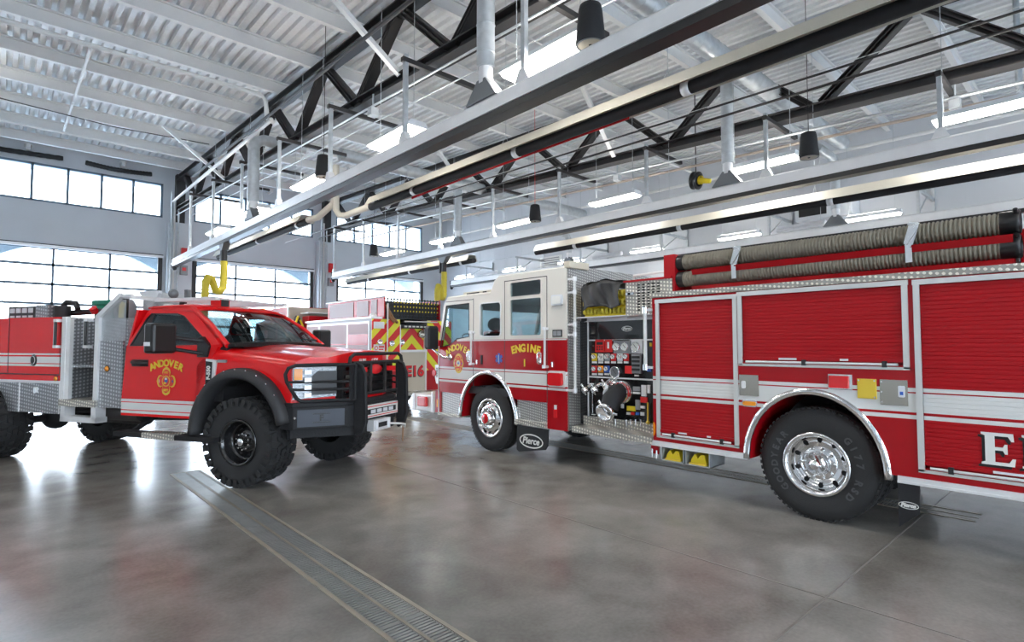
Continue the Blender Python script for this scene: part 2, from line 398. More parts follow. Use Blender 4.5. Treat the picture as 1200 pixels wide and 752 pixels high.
# seat brackets carrying the deck at the front wall
for k in range(9):
    x = -7.2 + 2.55 * k
    g = MB(); g.box((x - .05, YW - .42, ztop(YW) - .02), (x + .05, YW - .001, ztop(YW) + .1)); g.box((x - .1, YW - .42, ztop(YW) + .1), (x + .1, YW - .001, ztop(YW) + .13))
    tag(g.build('roof_bracket', 'roof_white'), 'small white bracket at the top of the front wall above the high windows', 'bracket', 'white wall brackets under the roof')

# trusses
def truss(x, label):
    t = thing('roof_truss', label, 'truss', (x, 8, zbot(8)))
    ya, yb = YB + .05, YW - .3
    for nm, fz in (('top_chord', lambda y: ztop(y) - .09), ('bottom_chord', zbot)):
        q = MB()
        for dz in (-.08, .08): q.bar((x, ya, fz(ya) + dz), (x, yb, fz(yb) + dz), .26, .022)
        q.bar((x, ya, fz(ya)), (x, yb, fz(yb)), .022, .15); q.build(nm, 'steel_dark', t)
    y = 8.0 - 2.985 * 6
    for k in range(12):
        for s in (-1, 1):
            y0 = y + 2.985 * k; y1 = y0 + s * 1.4
            if min(y0, y1) < ya or max(y0, y1) > yb: continue
            q = MB()
            p0 = Vector((x, y0 + s * .1, ztop(y0) - .17)); p1 = Vector((x, y1, zbot(y1) + .08))
            q.bar(p0, p1, .17, .02, up=(0, 1, 0)); dd = (p1 - p0).normalized(); nn = Vector((0, 1, 0)) - dd * dd.y; nn.normalize()
            q.bar(p0 + nn * .065 + Vector((0, 0, 0)), p1 + nn * .065, .17, .014, up=nn); q.bar(p0 - nn * .065, p1 - nn * .065, .17, .014, up=nn); q.bar(p0, p1, .014, .13, up=nn)
            q.build('diagonal', 'steel_dark', t)
    return t
TX = [4.8, 10.6]
truss(TX[0], 'long dark steel roof truss over the lane between the red pickup and the engines')
truss(TX[1], 'long dark steel roof truss over the fire engine on the right side')
# piers boxed out between the doors
for k, (a, b) in enumerate([(4.42, 5.22), (10.16, 10.98)]):
    t = thing('door_pier', ['pale grey pier left of the middle glass door', 'pale grey pier between the middle and the right glass door'][k], 'pillar', ((a + b) / 2, YW - .2, 0))
    g = MB(); g.box((a, YW - .4, 0), (b, YW - .002, 6.3)); g.build('column_casing', 'wall_grey', t, bevel=.01)
    g = MB(); g.box((a + .25, YW - .3, 6.3), (b - .25, YW - .002, ztop(YW) + .05)); g.build('steel_column', 'steel_dark', t)
    for j, (dx, m) in enumerate([(.1, 'galv'), (.2, 'white'), (.33, 'galv')]):
        g = MB(); g.cyl((a + dx - .02, YW - .46, .2), (a + dx - .02, YW - .46, 7.4 - .3 * j), .03, n=8); g.build('conduit', m, t)
    g = MB(); g.box((a + .42, YW - .56, 4.95), (a + .68, YW - .41, 5.35)); tag(g.build('control_box', 'red_sticker'), ['red control box high on the pier left of the middle door', 'red control box high on the pier right of the middle door'][k], 'control box')
    g = MB(); g.use('grey_plastic'); g.box((a + .40, YW - .52, 4.35), (a + .64, YW - .41, 4.7)); g.use('red_sticker'); g.box((a + .46, YW - .53, 4.5), (a + .58, YW - .52, 4.62))
    tag(g.build('switch_box'), ['small grey switch box below the red box on the left pier', 'small grey switch box below the red box on the right pier'][k], 'switch box')

# ============================================================ OVERHEAD
def ladder_arm(x0, x1, y, label, drop_x, rail_top):
    z = zbot(y) - .16
    t = thing('rail_hanger', label, 'hanger', (drop_x, y, z), 'dark cross arms with drop posts that carry the exhaust rails')
    g = MB(); g.box((x0, y - .035, z - .06), (x1, y + .035, z + .01)); g.build('cross_arm', 'steel_dark', t)
    g = MB(); g.box((drop_x - .03, y - .03, rail_top + .1), (drop_x + .03, y + .03, z + .06)); g.build('drop_post', 'galv', t)
    g = MB(); g.prism([(y - .11, rail_top), (y + .11, rail_top), (y + .04, rail_top + .14), (y - .04, rail_top + .14)], 'x', drop_x - .05, drop_x + .05); g.build('clamp', 'alu', t)
    return t
RAILS = [(4.24, 4.40, -6, 21.5), (9.92, 4.44, -6, 21.6), (15.3, 4.45, -6, 20.8)]
for k, (x, z, ya, yb) in enumerate(RAILS):
    t = thing('exhaust_rail', ['long aluminium exhaust extraction rail nearest the red pickup', 'long aluminium exhaust extraction rail passing over the ENGINE 1 truck', 'aluminium exhaust extraction rail closest to the right side wall'][k], 'exhaust rail', (x, 8, z))
    g = MB(); g.prism([(x - .085, z + .055), (x + .085, z + .055), (x + .085, z + .22), (x + .06, z + .25), (x - .06, z + .25), (x - .085, z + .22)], 'y', ya, yb)
    for s in (-1, 1):
        g.box((x + s * .1 - .012, ya, z + .045), (x + s * .1 + .012, yb, z + .068)); g.box((x + s * .09 - .008, ya, z + .072), (x + s * .09 + .008, yb, z + .085))
    g.build('rail_profile', 'alu', t)
    g = MB(); g.prism([(x - .088, z - .03), (x + .088, z - .03), (x + .095, z + .05), (x - .095, z + .05)], 'y', ya, yb); g.build('rubber_seal', 'black', t)
    g = MB(); g.box((x - .11, yb, z - .04), (x + .11, yb + .03, z + .26)); g.cyl((x, yb + .02, z - .07), (x, yb + .07, z - .07), .07); g.build('end_cap', 'black', t)
NB = ['from the camera', 'from the camera']
for k in range(8):
    y = 4.42 + 2.51 * (k - 1); ladder_arm(4.18, 5.75, y, 'rail hanger with dark cross arm on the left exhaust rail, %s along it' % ORD[k], 4.24, 4.66)
for k in range(9):
    y = 1.65 + 2.49 * k; ladder_arm(9.85, 11.3, y, 'rail hanger with dark cross arm on the exhaust rail over ENGINE 1, %s along it' % ORD[k], 9.92, 4.70)
for k in range(6):                                      # wall arms holding the third rail
    y = 3.0 + 3.35 * k
    t = thing('wall_bracket', 'grey steel arm standing off the right wall with a brace and drop rod, %s along' % ORD[k], 'bracket', (XW, y, 5.3), 'wall arms of the third exhaust rail')
    g = MB(); g.box((15.2, y - .03, 5.25), (XW - .002, y + .03, 5.33)); g.box((XW - .08, y - .03, 4.9), (XW - .002, y + .03, 5.6)); g.build('arm', 'galv', t)
    g = MB(); g.bar((15.33, y, 4.75), (16.2, y, 5.26), .025, .025); g.build('brace', 'galv', t)
    g = MB(); g.box((15.27, y - .03, 4.68), (15.33, y + .03, 5.3)); g.build('drop_post', 'galv', t)

# big hanging lights (they light the hall)
def lamp(x, y, z, w, L, label, group, lit=True, hang=None):
    t = thing('ceiling_light', label, 'ceiling light', (x, y, z), group)
    g = MB(); g.prism([(x - w / 2, z - .045), (x + w / 2, z - .045), (x + w * .32, z + .05), (x - w * .32, z + .05)], 'y', y - L / 2, y + L / 2); g.build('lamp_housing', 'lamp_off', t)
    if lit:
        g = MB(); g.box((x - w * .22, y - L / 2 + .1, z + .051), (x + w * .22, y + L / 2 - .1, z + .056)); g.build('added_uplight', 'lamp', t)  # glowing strip added on top of the housing to brighten the roof deck
    g = MB(); g.prism([(x - w * .46, z - .047), (x - w * .3, z - .085), (x + w * .3, z - .085), (x + w * .46, z - .047)], 'y', y - L / 2 + .02, y + L / 2 - .02); g.build('diffuser', 'lamp' if lit else 'lamp_off', t)
    g = MB(); h = hang or ztop(y)
    for s in (-1, 1): g.cyl((x, y + s * L * .4, z + .04), (x, y + s * L * .4, h), .006, n=5)
    g.build('hanger_wire', 'galv', t)
for k, y in enumerate([4.4, 7.75, 11.1, 14.5, 17.7, -2.5]):
    lamp(4.58, y, 5.08, .40, 1.28, ['wide glowing ceiling light beside the nearest black pendant speaker', 'wide glowing ceiling light over the left rail, second from the camera', 'wide glowing ceiling light next to the small far speaker on the left rail', 'glowing ceiling light far along the left rail, fourth from the camera', 'glowing ceiling light by the left pier, farthest over the left rail', 'glowing ceiling light behind the camera over the left rail'][k], 'lights over the left exhaust rail')
for k, y in enumerate([1.15, 4.35, 7.7, 11.0, 14.3, 17.5, -2.2]):
    lamp(10.22, y, 5.08, .34, 1.28, ['bright ceiling light at the right edge above the fire engine body', 'bright ceiling light beside the speaker above the suction hoses', 'bright ceiling light above the pump panel, third over the middle rail', 'bright ceiling light near the speaker with the red cable', 'ceiling light beyond the vertical duct, fifth over the middle rail', 'small far ceiling light before the right glass door over the middle rail', 'ceiling light over the middle rail behind the camera'][k], 'lights over the middle exhaust rail')
for k, (y, lit) in enumerate([(.6, True), (4.05, True), (5.7, False), (7.4, True), (10.55, True), (12.2, False), (13.9, True), (17.1, True), (18.8, False), (20.5, True)]):
    lamp(15.75, y, 4.93, .20, 1.25, '%s strip light along the right wall, %s from the camera' % ('glowing' if lit else 'unlit', ORD[k]), 'strip lights along the right wall', lit)
for x in (-1.3, -6.2):
    for k, y in enumerate([-3.5, 3, 9.5, 16]):
        lamp(x, y, 6.6, .40, 1.28, 'ceiling light over the left lanes out of the photo', 'lights over the left lanes')

def speaker(x, y, z, label, r=.17, cm='dark'):
    t = thing('pendant_speaker', label, 'speaker', (x, y, z), 'black pendant speakers')
    g = MB(); g.lathe([(r * .55, .40), (r * .72, .39), (r * .80, .34), (r, .03), (r, 0), (r * .95, -.01)], (x, y, z), (0, 0, 1), 28); g.disc((x, y, z + .398), (0, 0, 1), r * .56); g.build('speaker_body', 'matte_black', t)
    g = MB(); g.use('grey_plastic'); g.lathe([(r * .97, -.012), (r * .85, -.014), (r * .85, .0)], (x, y, z), (0, 0, 1), 28); g.use('beige'); g.disc((x, y, z + .0), (0, 0, -1), r * .85, t=.006); g.use('dark'); g.disc((x, y, z - .006), (0, 0, -1), r * .12, t=.01); g.build('speaker_grille', None, t)
    g = MB(); g.cyl((x, y, z + .4), (x, y, ztop(y) + .3), .006, n=5); g.build('cable', cm, t)
for k, (px, py, z) in enumerate([(692, 52, 4.72), (948, 184, 4.75), (379, 207, 4.85), (627, 259, 4.75), (438, 300, 4.8)]):
    p = onz(px, py, z); speaker(p.x, p.y, z, ['black cone pendant speaker closest to the camera beside the widest light', 'black cone pendant speaker hanging over the suction hoses', 'black cone pendant speaker above the hood of the red pickup', 'black cone pendant speaker with red cable over the middle engine cab', 'tiny far pendant speaker in front of the right glass door header'][k], .15, 'duct_red' if k == 3 else 'dark')

# galvanised risers with hoppers feeding the rails
def riser(x, y, z0, z1, label, r=.11, elbow=None):
    t = thing('exhaust_duct', label, 'duct', (x, y, z0), 'round galvanised exhaust ducts')
    g = MB(); g.cyl((x, y, z0 + .42), (x, y, z1), r, n=20)
    for i in range(int((z1 - z0 - .4) / .35)): g.lathe([(r, -.01), (r + .008, 0), (r, .01)], (x, y, z0 + .6 + .35 * i), (0, 0, 1), 20)
    if elbow: g.tube([(x, y, z1 - .02), (x, y, z1 + .08), (x + elbow * .06, y, z1 + .2), (x + elbow * .2, y, z1 + .28), (x + elbow * 1.2, y, z1 + .3)], r, 16)
    g.build('duct_pipe', 'galv', t)
    g = MB(); g.cyl((x, y, z0 + .22), (x, y, z0 + .44), r * .8, n=20); g.build('reducer', 'alu', t)
    g = MB(); a, b = .09, r * .7
    lo = [(x - a, y - .28, z0), (x + a, y - .28, z0), (x + a, y + .28, z0), (x - a, y + .28, z0)]; hi = [(x - b, y - b, z0 + .26), (x + b, y - b, z0 + .26), (x + b, y + b, z0 + .26), (x - b, y + b, z0 + .26)]
    g.add(lo + hi, [(0, 1, 2, 3), (7, 6, 5, 4), (0, 4, 5, 1), (1, 5, 6, 2), (2, 6, 7, 3), (3, 7, 4, 0)]); g.build('hopper', 'clutch', t)
riser(4.24, 5.1, 4.65, 7.2, 'galvanised exhaust duct dropping into the left rail at top centre')
riser(4.24, 13.6, 4.65, 6.3, 'galvanised exhaust duct with elbow dropping into the far left rail', .13, 1)
riser(9.92, 4.85, 4.69, 7.2, 'galvanised exhaust duct dropping into the rail above the pump panel')
riser(9.92, 13.2, 4.69, 6.4, 'galvanised exhaust duct dropping into the middle rail beyond the engine cab')
riser(15.3, 4.7, 4.70, 6.1, 'galvanised exhaust duct with elbow on the right wall rail, nearest', .11, -1)
riser(15.3, 13.6, 4.70, 5.5, 'galvanised exhaust duct with elbow on the right wall rail, above the engine cab', .11, -1)

def run(name, label, cat, path, r, m, group=None, n=14, rings=0):
    g = MB(); g.tube(path, r, n)
    if rings:
        a, b = Vector(path[0]), Vector(path[-1]); d = (b - a).normalized(); L = (b - a).length; k = int(L / rings)
        for i in range(k): g.lathe([(r, -.012), (r + .007, 0), (r, .012)], a + d * rings * (i + .5), d, n)
    return tag(g.build(name, m), label, cat, group)
run('spiral_duct', 'spiral wound galvanised duct crossing the roof space above the speakers', 'duct', [(2.2, 4.3, 6.45), (14.4, 4.25, 6.45)], .16, 'galv', rings=.22, n=20)
run('spiral_duct', 'spiral wound galvanised duct farther back that reaches the right wall', 'duct', [(6.0, 12.8, 6.4), (15.2, 12.8, 6.4)], .16, 'galv', rings=.22, n=20)
run('spiral_duct', 'galvanised duct running along the right wall under the roof edge', 'duct', [(15.95, 2.0, 6.15), (15.95, 21.5, 6.45)], .14, 'galv', rings=.3)
run('sprinkler_pipe', 'thin black pipe running along the truss over the engine, higher one', 'pipe', [(9.55, -5, 5.9), (9.05, 22, 6.2)], .02, 'steel_dark', n=8)
run('sprinkler_pipe', 'thin black pipe running along the truss over the engine, lower one with a drop', 'pipe', [(9.78, -5, 5.82), (9.45, 22, 6.1)], .024, 'steel_dark', n=8)
run('sprinkler_pipe', 'white pipe across the roof in front of the nearest left purlins', 'pipe', [(XL, 13.05, 7.38), (4.2, 13.05, 7.42), (4.3, 13.05, 7.3), (4.35, 13.05, 6.9), (4.5, 13.05, 6.85)], .05, 'roof_white')
run('sprinkler_pipe', 'thin white pipe along the far purlins near the glass doors', 'pipe', [(XL, 20.0, 7.72), (4.6, 20.0, 7.72)], .04, 'roof_white')
run('cable', 'dark sagging cable hung under the far purlins', 'cable', [(XL + 14 * i / 12, 18.2, 7.72 - .10 * _s(PI * i / 4) ** 2) for i in range(13)], .014, 'steel_dark', n=6)
run('sprinkler_pipe', 'pale long pipe under the left truss leading to the pier', 'pipe', [tuple(onz(318, 140, 6.45)), tuple(ony(203, 236, 23.45))], .045, 'roof_white')
run('conduit_pipe', 'galvanised conduit fixed below the left truss', 'pipe', [(4.62, -5, 5.24), (4.62, 23.3, 6.51)], .018, 'galv', n=6)
run('conduit_pipe', 'second thin conduit below the left truss', 'pipe', [(5.0, -5, 5.22), (5.0, 23.3, 6.49)], .013, 'galv', n=6)
run('conduit_pipe', 'thick dark pipe left of the left truss', 'pipe', [(3.95, 3.0, 6.3), (3.95, 18.0, 6.6)], .03, 'steel_dark', n=8)
run('conduit_pipe', 'pale conduit fixed below the right truss', 'pipe', [(10.75, -5, 5.24), (10.75, 23.3, 6.5)], .03, 'galv', n=8)
run('conduit_pipe', 'red brown pipe below the right truss', 'pipe', [(11.36, -5, 5.3), (11.36, 23.3, 6.4)], .03, 'tan_panel', n=8)
run('conduit_pipe', 'thin pale conduit high on the right wall', 'pipe', [(XW - .03, 6.2, 5.62), (XW - .03, 23.3, 5.75)], .02, 'galv', n=6)
run('conduit_pipe', 'white pipe high on the right wall under the roof', 'pipe', [(XW - .5, -5, 6.75), (XW - .5, 23.3, 7.2)], .05, 'roof_white', n=8)
for k, y in enumerate([4.3, 8.05, 13.7, 17.45]):
    run('bridging_bar', 'slim white bar linking the purlins, %s length from the camera' % ORD[k], 'roof bar', [(1.15, y + .2, ztop(y) + .0), (1.15, y + 3.5, ztop(y + 3.5) + .0)], .03, 'roof_white', 'white bars that link the purlins', 8)
for k, (y0, y1) in enumerate([(8.1, 8.0), (17.9, 17.4), (2.9, 2.2)]):
    g = MB(); g.bar((3.15, y0, ztop(y0)), (4.72, y0 - .2, zbot(y0) + .06), .10, .07)
    tag(g.build('kicker_brace', 'roof_white'), ['white diagonal brace from purlin to left truss, big one at top centre', 'white diagonal brace from purlin to left truss, far one near the high windows', 'white diagonal brace above the camera'][k], 'brace', 'white diagonal braces of the left truss')
for k, (y0, y1) in enumerate([(7.7, 0), (13.3, 0)]):
    g = MB(); g.bar((9.0, y0, ztop(y0)), (10.5, y0 + .2, zbot(y0) + .06), .10, .07)
    tag(g.build('kicker_brace', 'roof_white'), 'white diagonal brace at the right truss, %s one' % ORD[k], 'brace', 'white diagonal braces of the right truss')

# radiant tube heaters: reflector, black tube, hanging chains
def heater(x, z, ya, yb, label, red=False, off=.75):
    t = thing('radiant_heater', label, 'heater', (x, ya, z), 'radiant tube heaters')
    g = MB(); w = .21
    pr = [(x - w, z - .02), (x - w * .55, z + .15), (x + w * .55, z + .15), (x + w, z - .02), (x + w - .006, z - .02), (x + w * .55 - .004, z + .142), (x - w * .55 + .004, z + .142), (x - w + .006, z - .02)]
    g.prism(pr, 'y', ya, yb); g.build('reflector', 'reflector', t)
    g = MB(); g.cyl((x, ya - .1, z - .015), (x, yb + .1, z - .015), .075, n=16); g.build('heater_tube', 'matte_black', t)
    for i in range(int((yb - ya) / 2.9) + 1):
        g = MB(); y = ya + .5 + 2.9 * i; g.lathe([(.076, -.05), (.081, -.05), (.081, .05), (.076, .05)], (x, y, z - .015), (0, 1, 0), 16); g.build('tube_collar', 'alu', t)
    for i in range(int((yb - ya) / 2.9) + 1):
        g = MB(); y = ya + off + 2.9 * i; g.cyl((x, y, z + .3), (x, y, ztop(y)), .005, n=5); g.tube([(x - .15, y, z + .06), (x, y, z + .3), (x + .15, y, z + .06)], .005, 5); g.build('hanger_chain', 'galv', t)
    if red:
        g = MB(); g.bar((x + .12, 4.2, z - .05), (x + .14, 9.4, z - .06), .02, .03); g.bar((x + .05, 6.4, z - .06), (x + .14, 9.4, z - .08), .012, .02); g.build('reflective_tape', 'lens_red', t)
heater(5.78, 4.7, -3, 10.7, 'radiant tube heater with black tube and cream reflector, over the middle of the hall', red=True)
heater(5.35, 4.72, 13.2, 20.5, 'far radiant tube heater that continues towards the middle glass door')
heater(10.5, 4.22, -3, 10.4, 'radiant tube heater with cream reflector just under the middle exhaust rail')
heater(10.3, 4.26, 13.0, 21, 'far radiant tube heater below the middle rail by the right glass door', off=.95)
g = MB(); g.use('reflector'); g.tube([(5.78, 10.8, 4.71), (5.78, 12.0, 4.71), (5.70, 12.15, 4.73), (5.64, 12.2, 4.85), (5.62, 12.2, 5.9)], .075, 16); g.tube([(5.35, 13.1, 4.73), (5.42, 12.7, 4.73), (5.60, 12.3, 5.0), (5.64, 12.2, 5.3)], .075, 16)
tag(g.build('heater_elbow'), 'pale bent flue pipe joining the two radiant heaters below the left truss', 'pipe')

# yellow boom hoses of the extraction system
def boom_hose(x, y, z, label):
    t = thing('exhaust_hose', label, 'exhaust hose', (x, y, z), 'yellow exhaust drop hoses')
    g = MB(); g.prism([(y - .22, z - .034), (y + .22, z - .034), (y + .07, z - .2), (y - .07, z - .2)], 'x', x - .08, x + .08); g.build('trolley', 'clutch', t)
    g = MB(); g.cyl((x, y, z - .18), (x, y, z - .5), .075); g.build('hose_cuff', 'black', t)
    path = [(x, y, z - .48), (x, y, z - 1.0), (x - .02, y - .03, z - 1.18), (x - .12, y - .1, z - 1.29), (x - .24, y - .2, z - 1.28), (x - .3, y - .26, z - 1.15), (x - .36, y - .3, z - 1.0), (x - .46, y - .36, z - .98), (x - .52, y - .4, z - 1.1), (x - .54, y - .4, z - 2.4)]
    P = []
    for i in range(len(path) - 1):
        a, b = Vector(path[i]), Vector(path[i + 1]); m = max(1, int((b - a).length / .05))
        for j in range(m): P.append(a.lerp(b, j / m))
    g = MB(); g.tube(P, [.085 + (.008 if i % 2 else 0) for i in range(len(P))], 14); g.build('hose', 'hose_yellow', t)
    g = MB(); g.box((x - .05, y + .14, z - .5), (x + .03, y + .2, z - .02)); g.build('balancer', 'black', t)
boom_hose(4.24, 15.8, 4.40, 'yellow exhaust hose hanging from the left rail behind the red pickup cab')
boom_hose(9.92, 13.9, 4.44, 'yellow exhaust hose hanging from the middle rail above the other engine')
# hose reels / heaters under the window head of the left bay
for k, (xa, xb) in enumerate([(-3.5, 1.35), (1.95, 3.9)]):
    g = MB(); P = [(xa + (xb - xa) * i / 40, YW - .10, 8.02 - .06 * _s(PI * i / 40)) for i in range(41)]
    g.tube(P, [.075 + (.01 if i % 2 else 0) for i in range(41)], 12)
    tag(g.build('flexible_duct', 'dark'), ['dark flexible duct above the high windows at far left', 'dark flexible duct above the high windows, right of the other one'][k], 'flexible duct')
# louvre and vent box on the right wall
t = thing('wall_louver', 'small square louvre vent on the right wall', 'vent', (XW - .05, 16.0, 5))
g = MB(); g.box((XW - .06, 15.4, 4.75), (XW - .002, 16.6, 5.45)); g.build('frame', 'roof_white', t)
g = MB(); [g.bar((XW - .07, 15.5, 4.82 + .09 * i), (XW - .07, 16.5, 4.82 + .09 * i), .03, .04) for i in range(7)]; g.build('louver_blade', 'grey_plastic', t)
t = thing('unit_heater', 'pale vent box standing off the right wall behind the suction hoses', 'vent', (XW - .5, 6, 5.2))
g = MB(); g.box((XW - .7, 4.6, 5.15), (XW - .002, 6.0, 5.75)); g.build('cabinet', 'lamp_off', t, bevel=.01)
g = MB(); g.box((XW - .72, 5.2, 5.25), (XW - .69, 5.9, 5.65)); g.build('outlet_grille', 'dark', t)
# junction boxes with sagging leads, retractable reels
for k, (x, y) in enumerate([(10.75, 1.6), (10.75, 5.2), (10.75, 8.0), (4.62, 8.6)]):
    g = MB(); g.box((x - .07, y - .07, zbot(y) - .47), (x + .07, y + .07, zbot(y) - .33)); g.cyl((x, y, zbot(y) - .34), (x, y, zbot(y) - .08), .015, n=8)
    tag(g.build('junction_box', 'galv'), ['galvanised junction box under the right truss near the right edge', 'galvanised junction box under the right truss above the suction hoses', 'galvanised junction box under the right truss above the engine cab', 'galvanised junction box under the left truss'][k], 'junction box', 'junction boxes under the trusses')
def reel(p, label):
    t = thing('cord_reel', label, 'cord reel', tuple(p), 'black cord reels with yellow ends')
    g = MB(); g.lathe([(.13, -.08), (.2, -.07), (.2, -.04), (.14, -.03), (.14, .03), (.2, .04), (.2, .07), (.13, .08)], p, (0, 1, .2), 24); g.build('drum', 'black', t)
    g = MB(); g.cyl(p + Vector((.0, -.1, -.02)), p + Vector((.02, -.34, -.08)), .07, .05); g.lathe([(.1, 0), (.1, .05)], p + Vector((0, -.14, -.02)), (0, 1, .2), 16); g.build('cord_end', 'yellow', t)
    g = MB(); g.cyl(p + Vector((0, .0, .15)), (p.x, p.y, ztop(p.y) + .32), .012, n=6); g.build('hanger_rod', 'steel_dark', t)
reel(Vector((11.58, 6.42, 5.47)), 'black cord reel with a yellow nozzle next to the duct hopper')
g = MB(); g.tube([(7.9, 1.3, 6.5), (8.0, 1.3, 6.4), (8.1, 1.28, 6.1), (8.2, 1.25, 6.0), (8.35, 1.2, 6.1), (8.4, 1.2, 6.5)], .03, 8); tag(g.build('cable_loop', 'black'), 'black looped cable hanging by the strut channel at top right', 'cable')
for k, (a, b) in enumerate([((7.2, 2.0, 6.15), (9.2, -.2, 6.15)), ]):
    g = MB(); g.bar((8.6, 3.6, 6.1), (8.6, -3, 5.9), .08, .05); tag(g.build('strut_channel', 'galv'), 'galvanised strut channel running below the roof at top right', 'strut')
for k in range(4):
    run('conduit_pipe', 'vertical grey conduit of the bundle at top right', 'pipe', [(11.0 + .13 * k, .9, 5.5), (11.0 + .13 * k, .9, 7.1)], .025, 'galv', 'bundle of vertical conduits at top right', 8)
t = tag(MB().tube([(8.1, -3, 5.35), (8.1, 22, 5.75)], .006, 5).build('steel_cable', 'white'), 'thin pale cable strung between the rails', 'cable')
t = tag(MB().tube([(4.95, -3, 4.95), (4.95, 22, 4.9)], .006, 5).build('steel_cable', 'white'), 'thin pale cable just beyond the left rail', 'cable')

# ============================================================ WHEELS
def V3(a): return Vector(a)
def wheel(parent, c, ax, r, w, style, rim_r, name='wheel', letters=None, up=(0, 0, 1), fwd=(0, 1, 0)):
    """c = centre of the outer sidewall plane, ax = unit vector pointing outwards"""
    c = V3(c); ax = V3(ax).normalized()
    g = MB(); g.lathe([(rim_r, -w + .02), (r * .80, -w), (r * .955, -w + .03), (r, -w + .06), (r, -.06), (r * .965, -.03), (r * .88, -.004), (r * .80, 0), (rim_r + .03, -.012), (rim_r, -.03), (rim_r, -.08)], c, ax, 56)
    u = V3(up); s = ax.cross(u)
    if style == 'mud':
        N = 32
        for row, (h0, h1, off) in enumerate([(-.085, .006, 0), (-.150, -.095, .5), (-.225, -.165, 0), (-.300, -.240, .5), (-w - .006, -w + .085, 0)]):
            for i in range(N):
                a = 2 * PI * (i + off) / N; d = u * _c(a) + s * _s(a); tg = -u * _s(a) + s * _c(a); hw = .060 * r / .52 * (.66 if row in (0, 4) else .58)
                p = []
                for rr, k in ((r - .02, 1.0), (r + .022, .82)):
                    for hh, sg in ((h0, -1), (h1, -1), (h1, 1), (h0, 1)):
                        sk = .014 * (1 if i % 2 else -1)
                        p.append(c + d * rr + tg * (sg * hw * k + sk * (1 if hh == h0 else -1)) + ax * hh)
                g.add(p, [(0, 1, 2, 3), (7, 6, 5, 4), (0, 4, 5, 1), (1, 5, 6, 2), (2, 6, 7, 3), (3, 7, 4, 0)])
                if row in (0, 4):
                    q = []; hx = .004 if row == 0 else -w - .004
                    for rr, k in ((r * .86, .5), (r + .012, .85)):
                        for t2, sg in ((0, -1), (.014, -1), (.014, 1), (0, 1)): q.append(c + d * rr + tg * sg * hw * k + ax * (hx + (t2 if row == 0 else -t2)))
                    g.add(q, [(0, 1, 2, 3), (7, 6, 5, 4), (0, 4, 5, 1), (1, 5, 6, 2), (2, 6, 7, 3), (3, 7, 4, 0)])
    else:
        for k in range(60):
            a = 2 * PI * k / 60; d = u * _c(a) + s * _s(a); tg = -u * _s(a) + s * _c(a)
            for h0, h1 in ((-.075, -.035), (-w + .035, -w + .075)):
                p = [c + d * rr + tg * sg * .017 + ax * hh for rr in (r - .01, r + .006) for hh, sg in ((h0, -1), (h1, -1), (h1, 1), (h0, 1))]
                g.add(p, [(0, 1, 2, 3), (7, 6, 5, 4), (0, 4, 5, 1), (1, 5, 6, 2), (2, 6, 7, 3), (3, 7, 4, 0)])
        for h in (-.12, -w / 2, -w + .12): g.lathe([(r + .001, h - .02), (r + .008, h - .018), (r + .008, h + .018), (r + .001, h + .02)], c, ax, 56)
    o = g.build(name, 'rubber', parent)
    if style == 'mud':
        g = MB(); g.lathe([(rim_r + .012, -.02), (rim_r + .012, .0), (rim_r - .015, .0), (rim_r - .03, -.06), (rim_r - .035, -.15), (rim_r * .70, -.165), (rim_r * .66, -.13), (rim_r * .3, -.12), (.001, -.12)], c, ax, 40)
        g.build('rim', 'gloss_black', o)
        g = MB()
        for i in range(8):
            a = 2 * PI * (i + .5) / 8; g.disc(c + ax * -.131 + (u * _c(a) + s * _s(a)) * rim_r * .55, ax, .022, 12)
        g.build('vent_hole', 'void', o)
        g = MB()
        for i in range(10):
            a = 2 * PI * i / 10; p = c + ax * -.125 + (u * _c(a) + s * _s(a)) * rim_r * .36; g.cyl(p, p + ax * .045, .013, .009, 8)
        g.lathe([(.055, -.12), (.052, -.05), (.04, -.03), (.001, -.03)], c, ax, 20); g.build('lug_nut', 'chrome', o)
    elif style == 'dish':
        g = MB(); g.lathe([(rim_r + .015, -.022), (rim_r + .012, .0), (rim_r - .012, .002), (rim_r - .03, -.03), (rim_r - .04, -.10), (rim_r * .86, -.135), (rim_r * .66, -.14), (rim_r * .60, -.09), (rim_r * .40, -.085), (.001, -.085)], c, ax, 48)
        g.build('rim', 'chrome', o)
        g = MB()
        for i in range(10):
            a = 2 * PI * i / 10; p = c + ax * -.139 + (u * _c(a) + s * _s(a)) * rim_r * .76; g.disc(p, ax, .024, 14)
        g.build('hand_hole', 'void', o)
        g = MB()
        for i in range(10):
            a = 2 * PI * (i + .5) / 10; p = c + ax * -.088 + (u * _c(a) + s * _s(a)) * rim_r * .5; g.cyl(p, p + ax * .035, .017, .013, 8)
        g.build('lug_nut', 'chrome', o)
        g = MB(); g.lathe([(rim_r * .40, -.09), (rim_r * .39, -.05), (rim_r * .30, .0), (rim_r * .16, .03), (rim_r * .15, .045), (.001, .05)], c, ax, 32); g.build('hub_cap', 'chrome', o)
    elif style == 'front':
        g = MB(); g.lathe([(rim_r + .015, -.022), (rim_r + .012, .0), (rim_r - .012, .002), (rim_r - .03, -.03), (rim_r * .86, -.06), (rim_r * .74, -.01), (rim_r * .62, .02), (rim_r * .45, .022), (rim_r * .42, .0), (.001, .0)], c, ax, 48)
        g.build('rim', 'chrome', o)
        g = MB()
        for i in range(10):
            a = 2 * PI * i / 10; p = c + ax * -.022 + (u * _c(a) + s * _s(a)) * rim_r * .80; g.disc(p, ax + (u * _c(a) + s * _s(a)) * -.9, .022, 14, .008)
        g.build('hand_hole', 'void', o)
        g = MB()
